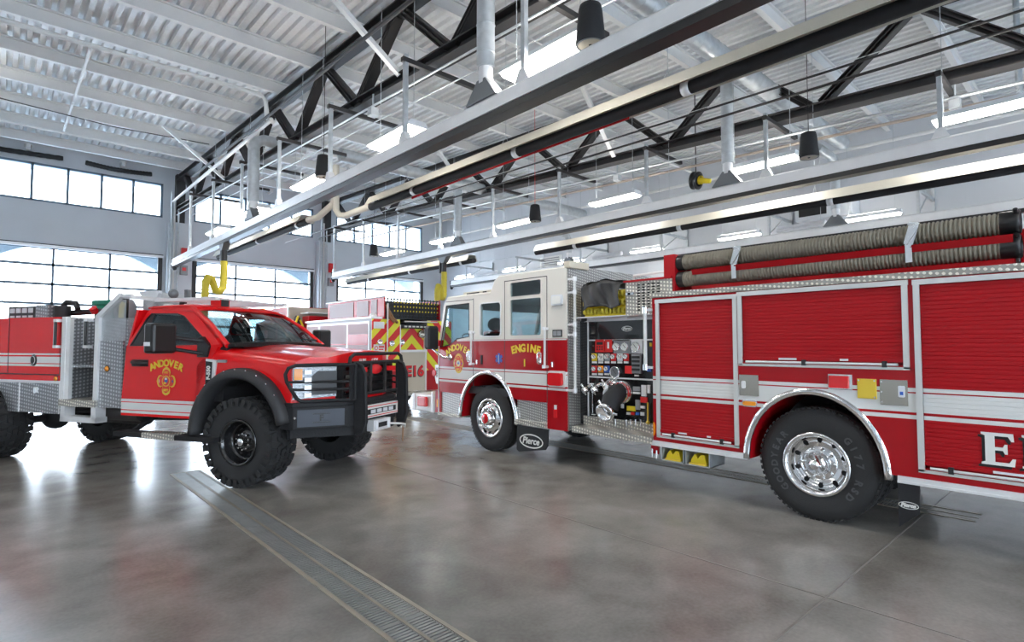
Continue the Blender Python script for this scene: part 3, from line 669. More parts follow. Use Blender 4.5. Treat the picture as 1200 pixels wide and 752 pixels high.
        for i in range(10):
            a = 2 * PI * (i + .5) / 10; p = c + ax * .02 + (u * _c(a) + s * _s(a)) * rim_r * .53; g.cyl(p, p + ax * .04, .018, .013, 8)
        g.build('lug_nut', 'chrome', o)
        g = MB(); g.use('chrome'); g.lathe([(rim_r * .38, 0), (rim_r * .36, .06), (rim_r * .27, .085)], c, ax, 28); g.use('lens_red'); g.lathe([(rim_r * .27, .085), (rim_r * .2, .095), (.001, .1)], c, ax, 28); g.use('chrome'); g.disc(c + ax * .097, ax, .018, 12, .01); g.build('hub_cap', None, o)
    if letters:
        mat_ = 'tyre_letter'
        if mat_ not in MATS: mat(mat_, (.075, .075, .078), .6)
        fw = V3(fwd)
        for txt, ang, step in letters:
            g = MB()
            for i, ch in enumerate(txt):
                a = ang + (i - (len(txt) - 1) / 2) * step; d = u * _c(a) + fw * _s(a); e = fw * _c(a) - u * _s(a)
                g.text(ch, .085 * r / .54, c + d * (rim_r + (r * .88 - rim_r) * .5) + ax * -.002, e, d, .003, .003)
            g.build('tyre_lettering', mat_, o)
    return o

def arch_pts(cy, cz, a, b, z0, n=24):
    """arch from the left foot (y = cy + a) over the top to the right foot"""
    t0 = math.asin(max(-1, min(1, (z0 - cz) / b)))
    return [(cy + a * _c(t0 + (PI - 2 * t0) * i / n), cz + b * _s(t0 + (PI - 2 * t0) * i / n)) for i in range(n + 1)]

def emblem(parent, o, u, v, s, name='door_emblem', oval=False):
    """fire department cross: yellow outline, red field, round centre with a helmet shape"""
    o = V3(o); u = V3(u).normalized(); v = V3(v).normalized(); w = u.cross(v)
    def cross(k, h):
        pts = []
        for q in range(4):
            a0 = q * PI / 2 + PI / 2
            for da, rr in ((-.62, .82), (-.42, 1.0), (-.2, 1.06), (0, 1.1), (.2, 1.06), (.42, 1.0), (.62, .82), (PI / 4, .52)):
                pts.append((_c(a0 + da) * rr * k, _s(a0 + da) * rr * k * 1.12))
        V = [o + u * x * s + v * y * s + w * hh for hh in (h, h + .0015) for x, y in pts]; n = len(pts)
        V += [o + w * (h + .0015), o + w * h]
        F = [(n + i, n + (i + 1) % n, 2 * n) for i in range(n)] + [(i, (i + 1) % n, n + (i + 1) % n, n + i) for i in range(n)]
        return V, F
    g = MB()
    if oval:
        g.use('gold'); 
        for rr, hh, m in ((1.18, .001, 'gold'), (1.08, .002, 'duct_red')):
            g.use(m); n = 28; g.add([o + (u * _c(2 * PI * i / n) * .84 + v * _s(2 * PI * i / n) * 1.12) * rr * s + w * hh for i in range(n)], [tuple(range(n))])
    g.use('gold'); g.add(*cross(1.0, .003)); g.use('red_sticker'); g.add(*cross(.83, .005))
    def disc(r, h, m, cx=0, cy=0, ry=None):
        n = 24; g.use(m); g.add([o + u * (_c(2 * PI * i / n) * r + cx) * s + v * (_s(2 * PI * i / n) * (ry or r) + cy) * s + w * h for i in range(n)], [tuple(range(n))])
    disc(.47, .0075, 'gold'); disc(.38, .0085, 'gauge' if oval else 'red_sticker')
    disc(.2, .0095, 'blue', .02, .08, .24); disc(.14, .0100, 'gauge', 0, .2, .1); disc(.16, .0105, 'letter_yellow', -.1, -.16, .1); disc(.09, .0105, 'blue', .78, 0, .12); disc(.05, .0105, 'gauge', -.78, 0, .18)
    g.use('letter_yellow'); g.text('FIRE', .24 * s, o + v * .74 * s + w * .009, u, v, .001, .0); g.text('DEPT', .22 * s, o - v * .78 * s + w * .009, u, v, .001, .004)
    return g.build(name, None, parent, recalc=False)

# ============================================================ FIRE ENGINE (ENGINE 1)
R_ = RED; W_ = (.74, .74, .72)
ST = [(0, R_), (1.065, W_), (1.10, R_), (1.122, W_), (1.283, R_), (1.297, W_), (1.327, R_)]
bands('body_paint', ST); bands('cab_paint', ST + [(1.797, CREAM)]); bands('rollup_paint', ST, rough=.42, coat=.2)
EX = 5.85
E = thing('fire_engine', 'large red and white fire engine marked ENGINE 1, suction hoses racked on top', 'fire engine', (EX + 1.22, 3.8, 0))
def side(poly, t=.05, holes=(), x=EX): g = MB(); g.prism(poly, 'x', x, x + t, holes); return g
XR = EX + 2.44
# --- cab
arc = arch_pts(6.975, .50, .70, .79, .53)
cab_out = [(5.25, .51), (5.63, .51), (5.63, .88), (6.275, .88)] + [p for p in reversed(arc) if p[1] > .88] + [(7.67, .88), (8.33, .88), (8.38, 1.2), (8.37, 1.66), (8.20, 2.42), (8.10, 2.54), (6.90, 2.545), (6.80, 2.73), (6.70, 2.80), (5.25, 2.80)]
def rr(y0, y1, z0, z1, r=.05):
    out = []
    for cy, cz, a in ((y1 - r, z1 - r, 0), (y0 + r, z1 - r, 90), (y0 + r, z0 + r, 180), (y1 - r, z0 + r, 270)):
        for k in range(4): an = math.radians(a + 30 * k); out.append((cy + r * _c(an), cz + r * _s(an)))
    return out
fw = [(7.47, 1.86), (7.80, 1.83), (8.02, 1.72), (8.29, 1.68), (8.12, 2.41), (7.47, 2.42)]
holes = [fw, rr(6.65, 7.16, 1.86, 2.40), rr(5.75, 6.43, 1.86, 2.42, .03), rr(5.75, 6.43, 2.465, 2.685, .03)]
g = side(cab_out, .05, holes); body = g.build('cab_side', 'cab_paint', E)
g = MB(); g.prism([(y, z) for y, z in cab_out], 'x', XR - .05, XR, holes); g.build('cab_side', 'cab_paint', E)
g = MB()
for a, b, th in (((8.37, 1.66), (8.20, 2.42), .04), ((8.20, 2.42), (8.10, 2.56), .04), ((8.10, 2.56), (6.90, 2.58), .04), ((6.90, 2.58), (6.80, 2.76), .04), ((6.80, 2.76), (6.70, 2.83), .04), ((6.70, 2.83), (5.25, 2.83), .04)):
    if a[0] == 8.37: continue
    g.add([(x, p[0], p[1] + dz) for x in (EX + .03, XR - .03) for p in (a, b) for dz in (0, -.04)], [(0, 2, 3, 1), (4, 5, 7, 6), (0, 4, 6, 2), (1, 3, 7, 5), (0, 1, 5, 4), (2, 6, 7, 3)])
g.build('cab_roof', 'cream', E)
for xx, sg in ((EX, 1), (XR, -1)):                      # rounded roof edge
    g = MB(); pts = [(8.10, 2.55), (6.90, 2.56), (6.80, 2.74), (6.70, 2.805), (5.25, 2.805)]
    g.tube([(xx + sg * .03, y, z) for y, z in pts], .03, 12); g.build('roof_edge', 'cream', E)
g = MB(); g.use('cab_paint'); g.prism([(EX, .88), (XR, .88), (XR, 1.66), (EX, 1.66)], 'y', 8.33, 8.38); g.build('cab_front', None, E)
g = MB(); g.prism([(EX, .50), (XR, .50), (XR, .90), (EX, .90)], 'y', 8.28, 8.45); g.build('front_skirt', 'red', E)
g = MB(); g.add([(EX + .06, 8.36, 1.70), (XR - .06, 8.36, 1.70), (XR - .06, 8.20, 2.42), (EX + .06, 8.20, 2.42)], [(0, 1, 2, 3)]); g.build('windshield', 'truck_glass', E)
for k, h in enumerate(holes):
    for x in (EX + .02, XR - .03):
        g = MB(); g.prism(h, 'x', x, x + .006); g.build('side_window', 'cab_glass', E)
def ring_frame(h, x, m, grow=.018, t=.012, name='window_frame'):
    cy = sum(p[0] for p in h) / len(h); cz = sum(p[1] for p in h) / len(h)
    ins = []; out = []
    for y, z in h:
        d = Vector((y - cy, z - cz)); L = d.length; out.append((y + d.x / L * grow, z + d.y / L * grow)); ins.append((y - d.x / L * .004, z - d.y / L * .004))
    g = MB(); g.prism(out, 'x', x - t, x + .01, [ins]); return g.build(name, m, E)
ring_frame(holes[1], EX, 'trim'); ring_frame(holes[2], EX, 'cream', .03, .006); ring_frame(holes[3], EX, 'cream', .03, .006); ring_frame(holes[0], EX, 'matte_black', .015, .004)
# seams, door outlines
g = MB(); g.use('dark')
for y, z0, z1 in ((7.345, 1.0, 2.5), (6.555, 1.1, 2.73), (5.63, .88, 2.72)): g.box((EX - .0015, y - .006, z0), (EX + .01, y + .006, z1))
g.box((EX - .0015, 5.63, 2.715), (EX + .01, 6.555, 2.727)); g.box((EX - .0015, 7.345, 2.48), (EX + .01, 8.14, 2.49))
g.build('door_seam', None, E)
g = MB(); g.box((EX - .006, 5.25, 1.785), (EX + .01, 7.8, 1.80)); g.build('belt_molding', 'trim', E)
# cab back wall of diamond plate, floor, interior
g = MB(); g.box((EX + .02, 5.23, .52), (XR - .02, 5.26, 2.84)); g.build('cab_rear_wall', 'diamond', E)
g = MB(); g.box((EX + .05, 5.3, .90), (XR - .05, 8.3, 1.02)); g.box((EX + .3, 5.3, .55), (XR - .3, 6.2, .9)); g.box((EX + .05, 5.28, 1.0), (XR - .05, 5.31, 2.78)); g.build('cab_interior', 'dark', E)
for (y, x, z) in ((7.55, EX + .45, 1.15), (7.55, XR - .45, 1.15), (5.75, EX + .42, 1.15), (5.75, XR - .42, 1.15), (6.6, EX + .9, 1.15)):
    g = MB(); g.box((x - .24, y - .25, z), (x + .24, y + .25, z + .18)); g.box((x - .24, y - .32, z + .15), (x + .24, y - .2, z + .80)); g.ball((x, y - .25, z + .92), (.14, .12)); g.build('crew_seat', 'seat', E, bevel=.03)
g = MB(); g.box((EX + .06, 8.0, 1.1), (XR - .06, 8.3, 1.72)); g.build('dashboard', 'dark', E, bevel=.04)
g = MB(); sc = Vector((EX + .45, 7.9, 1.83)); g.lathe([(.21, -.012), (.225, 0), (.21, .012), (.195, 0)], sc, (0, -.5, 1), 24); g.build('steering_wheel', 'black', E)
# white handrails, handles, mirrors, lights
for y, z0, z1 in ((7.325, 1.40, 1.93), (5.615, 1.40, 1.95)):
    g = MB(); g.cyl((EX - .065, y, z0), (EX - .065, y, z1), .017, n=12); h = g.build('grab_rail', 'white', E)
    g = MB()
    for z in (z0, z1): g.cyl((EX - .085, y, z - .02), (EX - .085, y, z + .025), .026, n=12); g.cyl((EX, y, z), (EX - .08, y, z), .02, n=10)
    g.build('rail_bracket', 'alu', h)
for y in (7.46, 5.78):
    g = MB(); g.prism(rr(y - .045, y + .045, 1.43, 1.62, .03), 'x', EX - .012, EX + .005); g.tube([(EX, y - .0, 1.60), (EX - .05, y, 1.58), (EX - .05, y, 1.47), (EX, y, 1.45)], .014, 10); g.build('door_handle', 'chrome', E)
for y in (7.23, 5.51):
    g = MB(); g.cyl((EX - .02, y, 1.40), (EX - .02, y, 1.47), .016, n=10); g.box((EX - .02, y - .015, 1.42), (EX + .005, y + .015, 1.46)); g.build('door_hinge', 'chrome', E)
g = MB(); g.box((EX - .012, 7.10, 1.40), (EX + .005, 7.14, 1.55)); g.build('door_latch', 'dark', E)
g = MB(); g.use('lamp_off'); g.prism(rr(5.315, 5.515, 2.28, 2.43, .02), 'x', EX - .035, EX + .005); g.use('gauge'); g.prism(rr(5.335, 5.495, 2.30, 2.41, .02), 'x', EX - .045, EX - .03); g.build('scene_light', None, E)
g = MB(); g.use('white'); g.prism(rr(5.265, 5.59, 1.115, 1.345, .03), 'x', EX - .02, EX + .005); g.use('lens_red'); g.prism(rr(5.30, 5.555, 1.14, 1.32, .03), 'x', EX - .075, EX - .015); g.build('warning_light', None, E, bevel=.006)
g = MB(); g.use('dark'); g.box((EX - .012, 5.33, 1.83), (EX + .005, 5.51, 1.93)); g.use('grey_plastic'); g.box((EX - .016, 5.345, 1.845), (EX - .01, 5.415, 1.915)); g.box((EX - .016, 5.425, 1.845), (EX - .01, 5.495, 1.915)); g.build('outlet_cover', None, E)
g = MB(); g.use('lens_red'); g.prism(rr(5.43, 5.49, .68, .80, .01), 'x', EX - .02, EX + .005); g.use('alu'); g.box((EX - .015, 5.44, .80), (EX, 5.48, .86)); g.build('reflector_light', None, E)
# mirror
g = MB(); g.tube([(EX, 7.99, 1.50), (EX - .10, 8.06, 1.50), (EX - .12, 8.26, 1.60), (EX - .11, 8.40, 1.66)], .022, 12); g.lathe([(.055, 0), (.05, .03), (.02, .045)], (EX, 7.99, 1.50), (-1, 0, 0), 16); m_ = g.build('mirror_arm', 'chrome', E)
g = MB(); g.use('dark'); g.prism([(EX - .20, 1.64), (EX - .02, 1.64), (EX - .0, 1.68), (EX - .0, 2.02), (EX - .03, 2.06), (EX - .19, 2.06), (EX - .22, 2.02), (EX - .22, 1.68)], 'y', 8.36, 8.48); g.use('black'); g.box((EX - .205, 8.345, 1.67), (EX - .015, 8.362, 2.03)); g.build('side_mirror', None, E, bevel=.02)
# front corner trim with louvre, bumper
g = MB(); g.use('trim'); g.prism([(8.34, 1.02), (8.34, 1.36), (8.44, 1.36), (8.44, 1.12), (8.40, 1.02)], 'x', EX - .015, EX + .04); g.use('dark'); [g.box((EX - .02, 8.36, 1.14 + .03 * i), (EX - .014, 8.40, 1.155 + .03 * i)) for i in range(6)]; g.build('front_vent', None, E)
g = MB(); g.cyl((EX - .03, 8.46, 1.21), (EX + .06, 8.46, 1.21), .06, n=16); g.build('marker_light', 'lens_red', E)
g = MB(); g.box((EX - .008, 8.335, .5), (EX + .01, 8.35, 1.70)); g.build('corner_molding', 'trim', E)
g = MB(); g.box((EX - .012, 8.36, .60), (EX, 8.39, .74)); g.build('marker_light', 'amber', E)
g = MB(); g.use('trim'); g.box((EX - .0, 8.45, .48), (XR, 9.25, .80)); g.build('front_bumper', None, E, bevel=.03)
g = MB(); g.box((EX - .02, 8.50, .50), (EX, 8.56, .86)); g.box((EX - .02, 9.1, .50), (EX, 9.16, .80)); g.build('bumper_bracket', 'alu', E)
g = MB(); g.box((EX - .07, 8.68, .58), (EX - .0, 8.95, .76)); g.build('bumper_light', 'lens_red', E, bevel=.02)
# lower cab: steps, wheel well, arch trim, mud flap
g = MB(); g.box((EX + .02, 7.67, .50), (EX + .04, 8.33, .90)); g.build('step_well', 'diamond', E)
g = MB(); g.box((EX + .02, 5.64, .58), (EX + .05, 6.28, .90)); g.build('step_well', 'diamond', E)
g = MB(); g.box((EX - .03, 7.66, .47), (EX + .3, 8.34, .515)); g.build('cab_step', 'tread', E, bevel=.005)
g = MB(); g.box((EX - .05, 5.63, .52), (EX + .3, 6.28, .59)); g.build('cab_step', 'tread', E, bevel=.005)
def arch_trim(cy, cz, a, b, z0, x0, wd=.055):
    o = arch_pts(cy, cz, a, b, z0, 36); i = arch_pts(cy, cz, a - wd, b - wd, z0, 36)
    g = MB(); n = len(o); V = []; 
    for x in (x0, x0 + .05): V += [(x, y, z) for y, z in o] + [(x, y, z) for y, z in i]
    F = []
    for k in range(n - 1): F += [(k, k + 1, n + k + 1, n + k), (2 * n + k, 3 * n + k, 3 * n + k + 1, 2 * n + k + 1), (k, 2 * n + k, 2 * n + k + 1, k + 1), (n + k, n + k + 1, 3 * n + k + 1, 3 * n + k)]
    F += [(0, n, 3 * n, 2 * n), (n - 1, 3 * n - 1, 4 * n - 1, 2 * n - 1)]
    g.add(V, F, True); g.build('fender_trim', 'chrome', E)
    g = MB(); q = arch_pts(cy, cz, a - wd, b - wd, z0, 24); n = len(q)
    g.add([(x, y, z) for x in (x0 + .03, x0 + .75) for y, z in q], [(k, k + 1, n + k + 1, n + k) for k in range(n - 1)], True); g.build('wheel_well', 'red', E)
    g = MB(); g.add([(x0 + .75, y, z) for y, z in q], [tuple(range(n))]); g.build('well_liner', 'dark', E)
arch_trim(6.975, .50, .735, .80, .50, EX - .03)
g = MB(); g.box((EX + .02, 5.66, .07), (EX + .55, 5.68, .52)); mf = g.build('mud_flap', 'matte_black', E)
# the flap hangs behind the front wheel and faces sideways towards the hall
def pierce(parent, o, u, v, s, th=.002):
    o = V3(o); u = V3(u).normalized(); v = V3(v).normalized(); w = u.cross(v); g = MB(); n = 36
    a = [o + (u * _c(2 * PI * i / n) * s + v * _s(2 * PI * i / n) * s * .42) + w * th for i in range(n)]; b = [o + (u * _c(2 * PI * i / n) * s * .91 + v * _s(2 * PI * i / n) * s * .34) + w * th for i in range(n)]
    g.add(a + b, [(i, (i + 1) % n, n + (i + 1) % n, n + i) for i in range(n)])
    g.text('Pierce', s * .56, o + w * th, (u + v * .0), v + u * .25, .001, .004); return g.build('maker_badge', 'gauge', parent, recalc=False)
bpy.data.objects.remove(mf)
g = MB(); g.prism([(5.60, .50), (6.26, .50), (6.27, .13), (6.22, .10), (5.66, .20), (5.62, .26)], 'x', EX - .01, EX + .01); mf = g.build('mud_flap', 'grey_flap' if 'grey_flap' in MATS else 'matte_black', E)
pierce(mf, (EX - .012, 5.95, .29), (0, -1, 0), (0, 0, 1), .25)
g = MB(); g.prism([(EX + .02, .50), (EX + .5, .50), (EX + .5, .12), (EX + .02, .10)], 'y', 1.30, 1.32); mf2 = g.build('mud_flap', 'matte_black', E)
bpy.data.objects.remove(mf2)
g = MB(); g.prism([(1.36, .52), (1.20, .52), (1.21, .26), (1.36, .12)], 'x', EX - .01, EX + .012); mf2 = g.build('mud_flap', 'matte_black', E)
pierce(mf2, (EX - .012, 1.285, .32), (0, -1, 0), (0, 0, 1), .075)
# lettering on the cab
g = MB(); g.arc_text('ANDOVER', .15, (EX - .004, 7.78, 1.675), (0, -1, 0), (0, 0, 1), .50, .21, .002, .006); g.build('lettering', 'letter_yellow', E)
g = MB(); g.arc_text('ENGINE', .16, (EX - .004, 6.08, 1.665), (0, -1, 0), (0, 0, 1), 1.2, .092, .002, .007); g.text('1', .15, (EX - .004, 6.10, 1.44), (0, -1, 0), (0, 0, 1), .002, .005); g.build('lettering', 'letter_yellow', E)
emblem(E, (EX - .003, 7.75, 1.40), (0, -1, 0), (0, 0, 1), .13, oval=True)
g = MB()
for k in range(3):
    a = PI / 2 + k * PI / 3; d = Vector((0, -_c(a), _s(a))); g.bar(Vector((EX - .003, 6.69, 1.50)) - d * .085, Vector((EX - .003, 6.69, 1.50)) + d * .085, .006, .045, up=(0, -_s(a), -_c(a)))
g.use('blue'); g.mats = ['blue']; st = g.build('medical_star', None, E)
g = MB(); g.cyl((EX - .009, 6.69, 1.44), (EX - .009, 6.69, 1.56), .006, n=6); g.build('star_staff', 'gauge', st)
# roof gear on the cab
g = MB(); g.use('beige'); g.box((EX + .25, 7.2, 2.57), (EX + .55, 7.95, 2.66)); g.box((EX + 1.9, 7.2, 2.57), (EX + 2.2, 7.95, 2.66)); g.use('dark'); g.box((EX + .245, 7.3, 2.59), (EX + .25, 7.4, 2.64)); g.box((EX + .245, 7.5, 2.59), (EX + .25, 7.85, 2.64)); g.build('roof_light_bar', None, E)
g = MB(); g.box((EX + .0, 5.18, 2.80), (EX + .42, 5.30, 2.90)); g.cyl((EX + .35, 5.3, 2.86), (EX + .35, 5.42, 2.92), .04); g.build('roof_lamp', 'beige', E, bevel=.01)
wheel(E, (EX + .03, 6.975, .532), (-1, 0, 0), .525, .30, 'front', .30)
wheel(E, (EX + .04, 2.05, .545), (-1, 0, 0), .545, .30, 'dish', .295, letters=[('GOODYEAR', -PI / 2, .21), ('G177', PI / 2 - .42, .21), ('RSD', PI / 2 + .52, .21)], fwd=(0, -1, 0))
wheel(E, (EX + .38, 2.05, .545), (-1, 0, 0), .545, .28, 'dish', .295)
wheel(E, (XR - .03, 6.975, .525), (1, 0, 0), .525, .30, 'front', .30); wheel(E, (XR - .03, 2.05, .545), (1, 0, 0), .545, .60, 'dish', .295)
g = MB(); g.box((EX + .75, -.9, .45), (EX + .95, 8.4, .75)); g.box((XR - .95, -.9, .45), (XR - .75, 8.4, .75)); g.cyl((EX + .3, 2.05, .545), (XR - .3, 2.05, .545), .1); g.cyl((EX + .3, 6.975, .5), (XR - .3, 6.975, .5), .08); g.box((EX + 1.0, 4.0, .35), (XR - 1.0, 7.9, .8)); g.build('chassis', 'dark', E)

# --- pump compartment
g = MB(); g.box((EX - .03, 3.86, .545), (6.18, 5.13, .60)); g.box((EX - .035, 3.86, .52), (EX - .02, 5.13, .60)); g.build('running_board', 'tread', E)
PX = 6.12
g = MB(); g.box((PX, 3.82, .60), (PX + .05, 5.23, 2.05)); pp = g.build('pump_panel', 'gloss_black', E)
g = MB(); g.box((PX - .02, 3.82, .60), (PX + .0, 5.16, .72)); g.build('kick_plate', 'tread', pp)
g = MB(); g.box((PX - .02, 3.82, 2.04), (PX + .3, 5.16, 2.085)); g.box((PX - .012, 5.07, .72), (PX - .001, 5.09, 2.04)); g.box((PX - .012, 3.84, 1.77), (PX - .001, 5.07, 1.79)); g.box((PX - .012, 3.84, 1.26), (PX - .001, 5.07, 1.28)); g.build('panel_trim', 'alu', pp)
def Q(px, py): p = onx(px, py, PX); return (p.y, p.z)
def ZP(a, b): return 680 + a / 5.78, 390 + b / 5.78         # detail view of the pump panel
def rect(m, x0, y0, x1, y1, d=.02, name='gauge_plate', back=0):
    a = Q(*ZP(x0, y0)); b = Q(*ZP(x1, y1)); g = MB(); g.box((PX - d, min(a[0], b[0]), min(a[1], b[1])), (PX - back, max(a[0], b[0]), max(a[1], b[1]))); return g.build(name, m, pp)
k_ = rect('red_sticker', 107, 45, 165, 130, .02, 'pump_controller')
g = MB(); 
for i in range(3):
    for j in range(2): a = Q(*ZP(122 + 16 * i, 95 + 16 * j)); g.disc((PX - .02, a[0], a[1]), (-1, 0, 0), .012, 10, .004)
a = Q(*ZP(118, 62)); b = Q(*ZP(158, 80)); g.box((PX - .024, b[0], b[1]), (PX - .02, a[0], a[1])); g.build('button', 'dark', k_)
rect('red_sticker', 172, 45, 220, 130, .02, 'level_gauge'); rect('gauge', 190, 62, 202, 105, .024, 'level_scale')
rect('grey_plastic', 228, 45, 342, 140, .012, 'gauge_panel'); rect('alu', 348, 48, 425, 140, .010, 'gauge_panel')
def dial(x, y, r, name='pressure_gauge', face='gauge', rim='chrome'):
    a = Q(*ZP(x, y)); g = MB(); g.use(rim); g.lathe([(r, 0), (r, .03), (r * .88, .032), (r * .86, .02)], (PX - .01, a[0], a[1]), (-1, 0, 0), 24); g.use(face); g.disc((PX - .028, a[0], a[1]), (-1, 0, 0), r * .87, 24, .002); g.use('dark'); g.bar((PX - .032, a[0] - r * .3, a[1] - r * .3), (PX - .032, a[0] + r * .4, a[1] + r * .5), .004, .006); g.build(name, None, pp)
dial(250, 93, .055); dial(308, 93, .055); dial(382, 95, .065)
cols = ['letter_yellow', 'gauge', 'grey_plastic', 'red_sticker', 'lamp_off', 'red_sticker']
for i in range(6):
    x = 98 + 43 * i; rect(cols[i], x - 17, 140, x + 17, 190, .01, 'valve_plate'); dial(x, 160, .032, 'small_gauge'); rect('gauge', x - 15, 192, x + 15, 206, .012, 'name_plate')
for i in range(3):
    x = 98 + 42 * i; rect(['red_sticker', 'amber', 'blue'][i], x - 17, 222, x + 17, 268, .01, 'valve_plate'); dial(x, 242, .030, 'small_gauge'); rect('gauge', x - 15, 272, x + 15, 286, .012, 'name_plate')
dial(242, 266, .078, 'foam_cap', 'clutch'); rect('red_sticker', 308, 222, 354, 276, .02, 'warning_plate'); rect('grey_plastic', 356, 145, 418, 275, .03, 'switch_bank')
for j in range(4): rect('dark', 362, 155 + 28 * j, 412, 172 + 28 * j, .045, 'switch')
for (x0, y0, x1, y1, m) in [(362, 362, 408, 395, 'grey_plastic'), (362, 398, 408, 414, 'gauge'), (418, 352, 452, 430, 'alu'), (412, 432, 458, 474, 'red_sticker'), (320, 492, 376, 530, 'yellow'), (378, 452, 408, 520, 'grey_plastic'), (412, 492, 440, 512, 'alu'), (412, 535, 436, 560, 'lamp_off'), (318, 535, 342, 554, 'gauge'), (348, 535, 370, 556, 'red_sticker'), (380, 535, 402, 556, 'blue'), (458, 235, 482, 262, 'blue'), (474, 66, 486, 92, 'yellow'), (372, 282, 398, 294, 'gauge'), (82, 548, 104, 556, 'gauge'), (458, 352, 476, 408, 'alu'), (280, 480, 296, 510, 'gauge')]:
    rect(m, x0, y0, x1, y1, .018, 'instruction_plate')
for x in (248, 322, 352, 385, 418): 
    a = Q(*ZP(x, 585)); b = Q(*ZP(x, 625)); g = MB(); g.cyl((PX - .03, a[0], a[1]), (PX - .03, b[0], b[1]), .011, n=8); g.cyl((PX - .03, b[0], b[1]), (PX, b[0], b[1]), .011, n=8); g.build('drain_valve', 'chrome', pp)
a = Q(*ZP(470, 470)); b = Q(*ZP(470, 605)); g = MB(); g.cyl((PX - .04, a[0], a[1]), (PX - .04, b[0], b[1]), .012, n=10); g.ball((PX - .04, b[0], b[1]), .025); g.build('pull_rod', 'brass' if 'brass' in MATS else 'gold', pp)
a = Q(*ZP(90, 400)); b = Q(*ZP(90, 545)); g = MB(); g.cyl((PX - .02, a[0], a[1]), (PX - .02, b[0], b[1]), .006, n=8); g.build('pull_rod', 'chrome', pp)
# suction inlet: big black elbow with two chrome caps, and small discharges
def cap(p, ax, r, m='chrome', L=.06, name='intake_cap'):
    p = V3(p); ax = V3(ax).normalized(); g = MB(); g.lathe([(r * .9, 0), (r, .01), (r, L), (r * .9, L + .012), (r * .78, L + .008), (r * .72, L - .02), (.001, L - .02)], p, ax, 32)
    for i in range(3): a = 2 * PI * i / 3 + .4; u = Vector((0, 0, 1)); s = ax.cross(u).normalized(); u = s.cross(ax); d = u * _c(a) + s * _s(a); g.cyl(p + d * r + ax * L * .5, p + d * (r + .05) + ax * L * .5, .018, n=8)
    sd = ax.cross(Vector((0, 0, 1))).normalized(); up = sd.cross(ax); dd = (sd + up).normalized(); g.bar(p + ax * (L + .0) - dd * r * .65, p + ax * (L + .0) + dd * r * .65, .03, .03, up=ax); return g.build(name, m, pp)
c0 = Vector((PX, *Q(*ZP(290, 400)))); 
g = MB(); g.lathe([(.15, 0), (.15, .04), (.125, .05), (.12, .09)], c0, (-1, 0, 0), 32); g.build('intake_flange', 'chrome', pp)
g = MB(); g.lathe([(.13, .04), (.13, .055), (.118, .056)], c0, (-1, 0, 0), 32); g.build('intake_ring', 'lens_red', pp)
c1 = c0 + Vector((-.17, 0.03, -.05)); c2 = Vector((PX - .30, *Q(*ZP(190, 525)))); c2 = Vector((5.84, onx(680 + 178 / 5.78, 390 + 528 / 5.78, 5.84).y, onx(680 + 178 / 5.78, 390 + 528 / 5.78, 5.84).z))
g = MB(); g.tube([c0 + Vector((-.03, 0, 0)), c0 + Vector((-.10, 0.01, -.01)), c0.lerp(c2, .5) + Vector((-.06, 0, .03)), c2 + Vector((.03, -.02, .03))], [.115, .125, .13, .12], 24); g.build('intake_elbow', 'matte_black', pp)
cap(c2, (-.9, -.12, -.35), .125)
p3 = onx(680 + 200 / 5.78, 390 + 412 / 5.78, 5.95); g = MB(); g.cyl(c0 + Vector((-.12, 0, 0)), p3, .10, n=20); g.build('relief_port', 'matte_black', pp)
cap(p3, (-.95, -.3, .0), .085, 'lamp_off', .03, 'relief_cap')
for (x, y, m) in ((110, 375, 'chrome'), (185, 348, 'chrome'), (45, 378, 'chrome')):
    p = onx(680 + x / 5.78, 390 + y / 5.78, 5.98); cap(p, (-.8, .4, -.5), .045, m, .06, 'discharge_cap'); g = MB(); g.tube([p, p + Vector((.07, 0, .03)), (PX + .01, p.y - .02, p.z + .04)], .045, 14); g.build('discharge_pipe', 'chrome', pp)
pierce(pp, (PX - .003, *Q(735, 385)), (0, -1, 0), (0, 0, 1), .085)
# tall grab pole by the cab
g = MB(); g.cyl((EX + .03, 5.12, 1.06), (EX + .03, 5.12, 2.66), .02, n=12); gp = g.build('grab_pole', 'white', E)
g = MB()
for z in (1.08, 1.86, 2.0, 2.45, 2.64): g.cyl((EX + .03, 5.12, z - .03), (EX + .03, 5.12, z + .03), .032, n=12); g.box((EX + .015, 5.12, z - .015), (EX + .045, 5.24, z + .015))
g.build('pole_bracket', 'alu', gp)
g = MB(); g.prism([(5.02, 2.05), (5.10, 2.03), (5.10, 2.5), (5.05, 2.56), (5.0, 2.4)], 'x', EX + .14, EX + .17); g.build('strap_bundle', 'dark', E)
g = MB(); g.cyl((EX - .035, 3.93, 1.42), (EX - .035, 3.93, 2.16), .022, n=12); gp = g.build('grab_pole', 'white', E)
for z in (1.44, 2.14):
    g = MB(); g.cyl((EX - .035, 3.93, z - .035), (EX - .035, 3.93, z + .035), .034, n=12); g.box((EX - .05, 3.82, z - .015), (EX, 3.93, z + .015)); g.build('pole_bracket', 'chrome', gp)
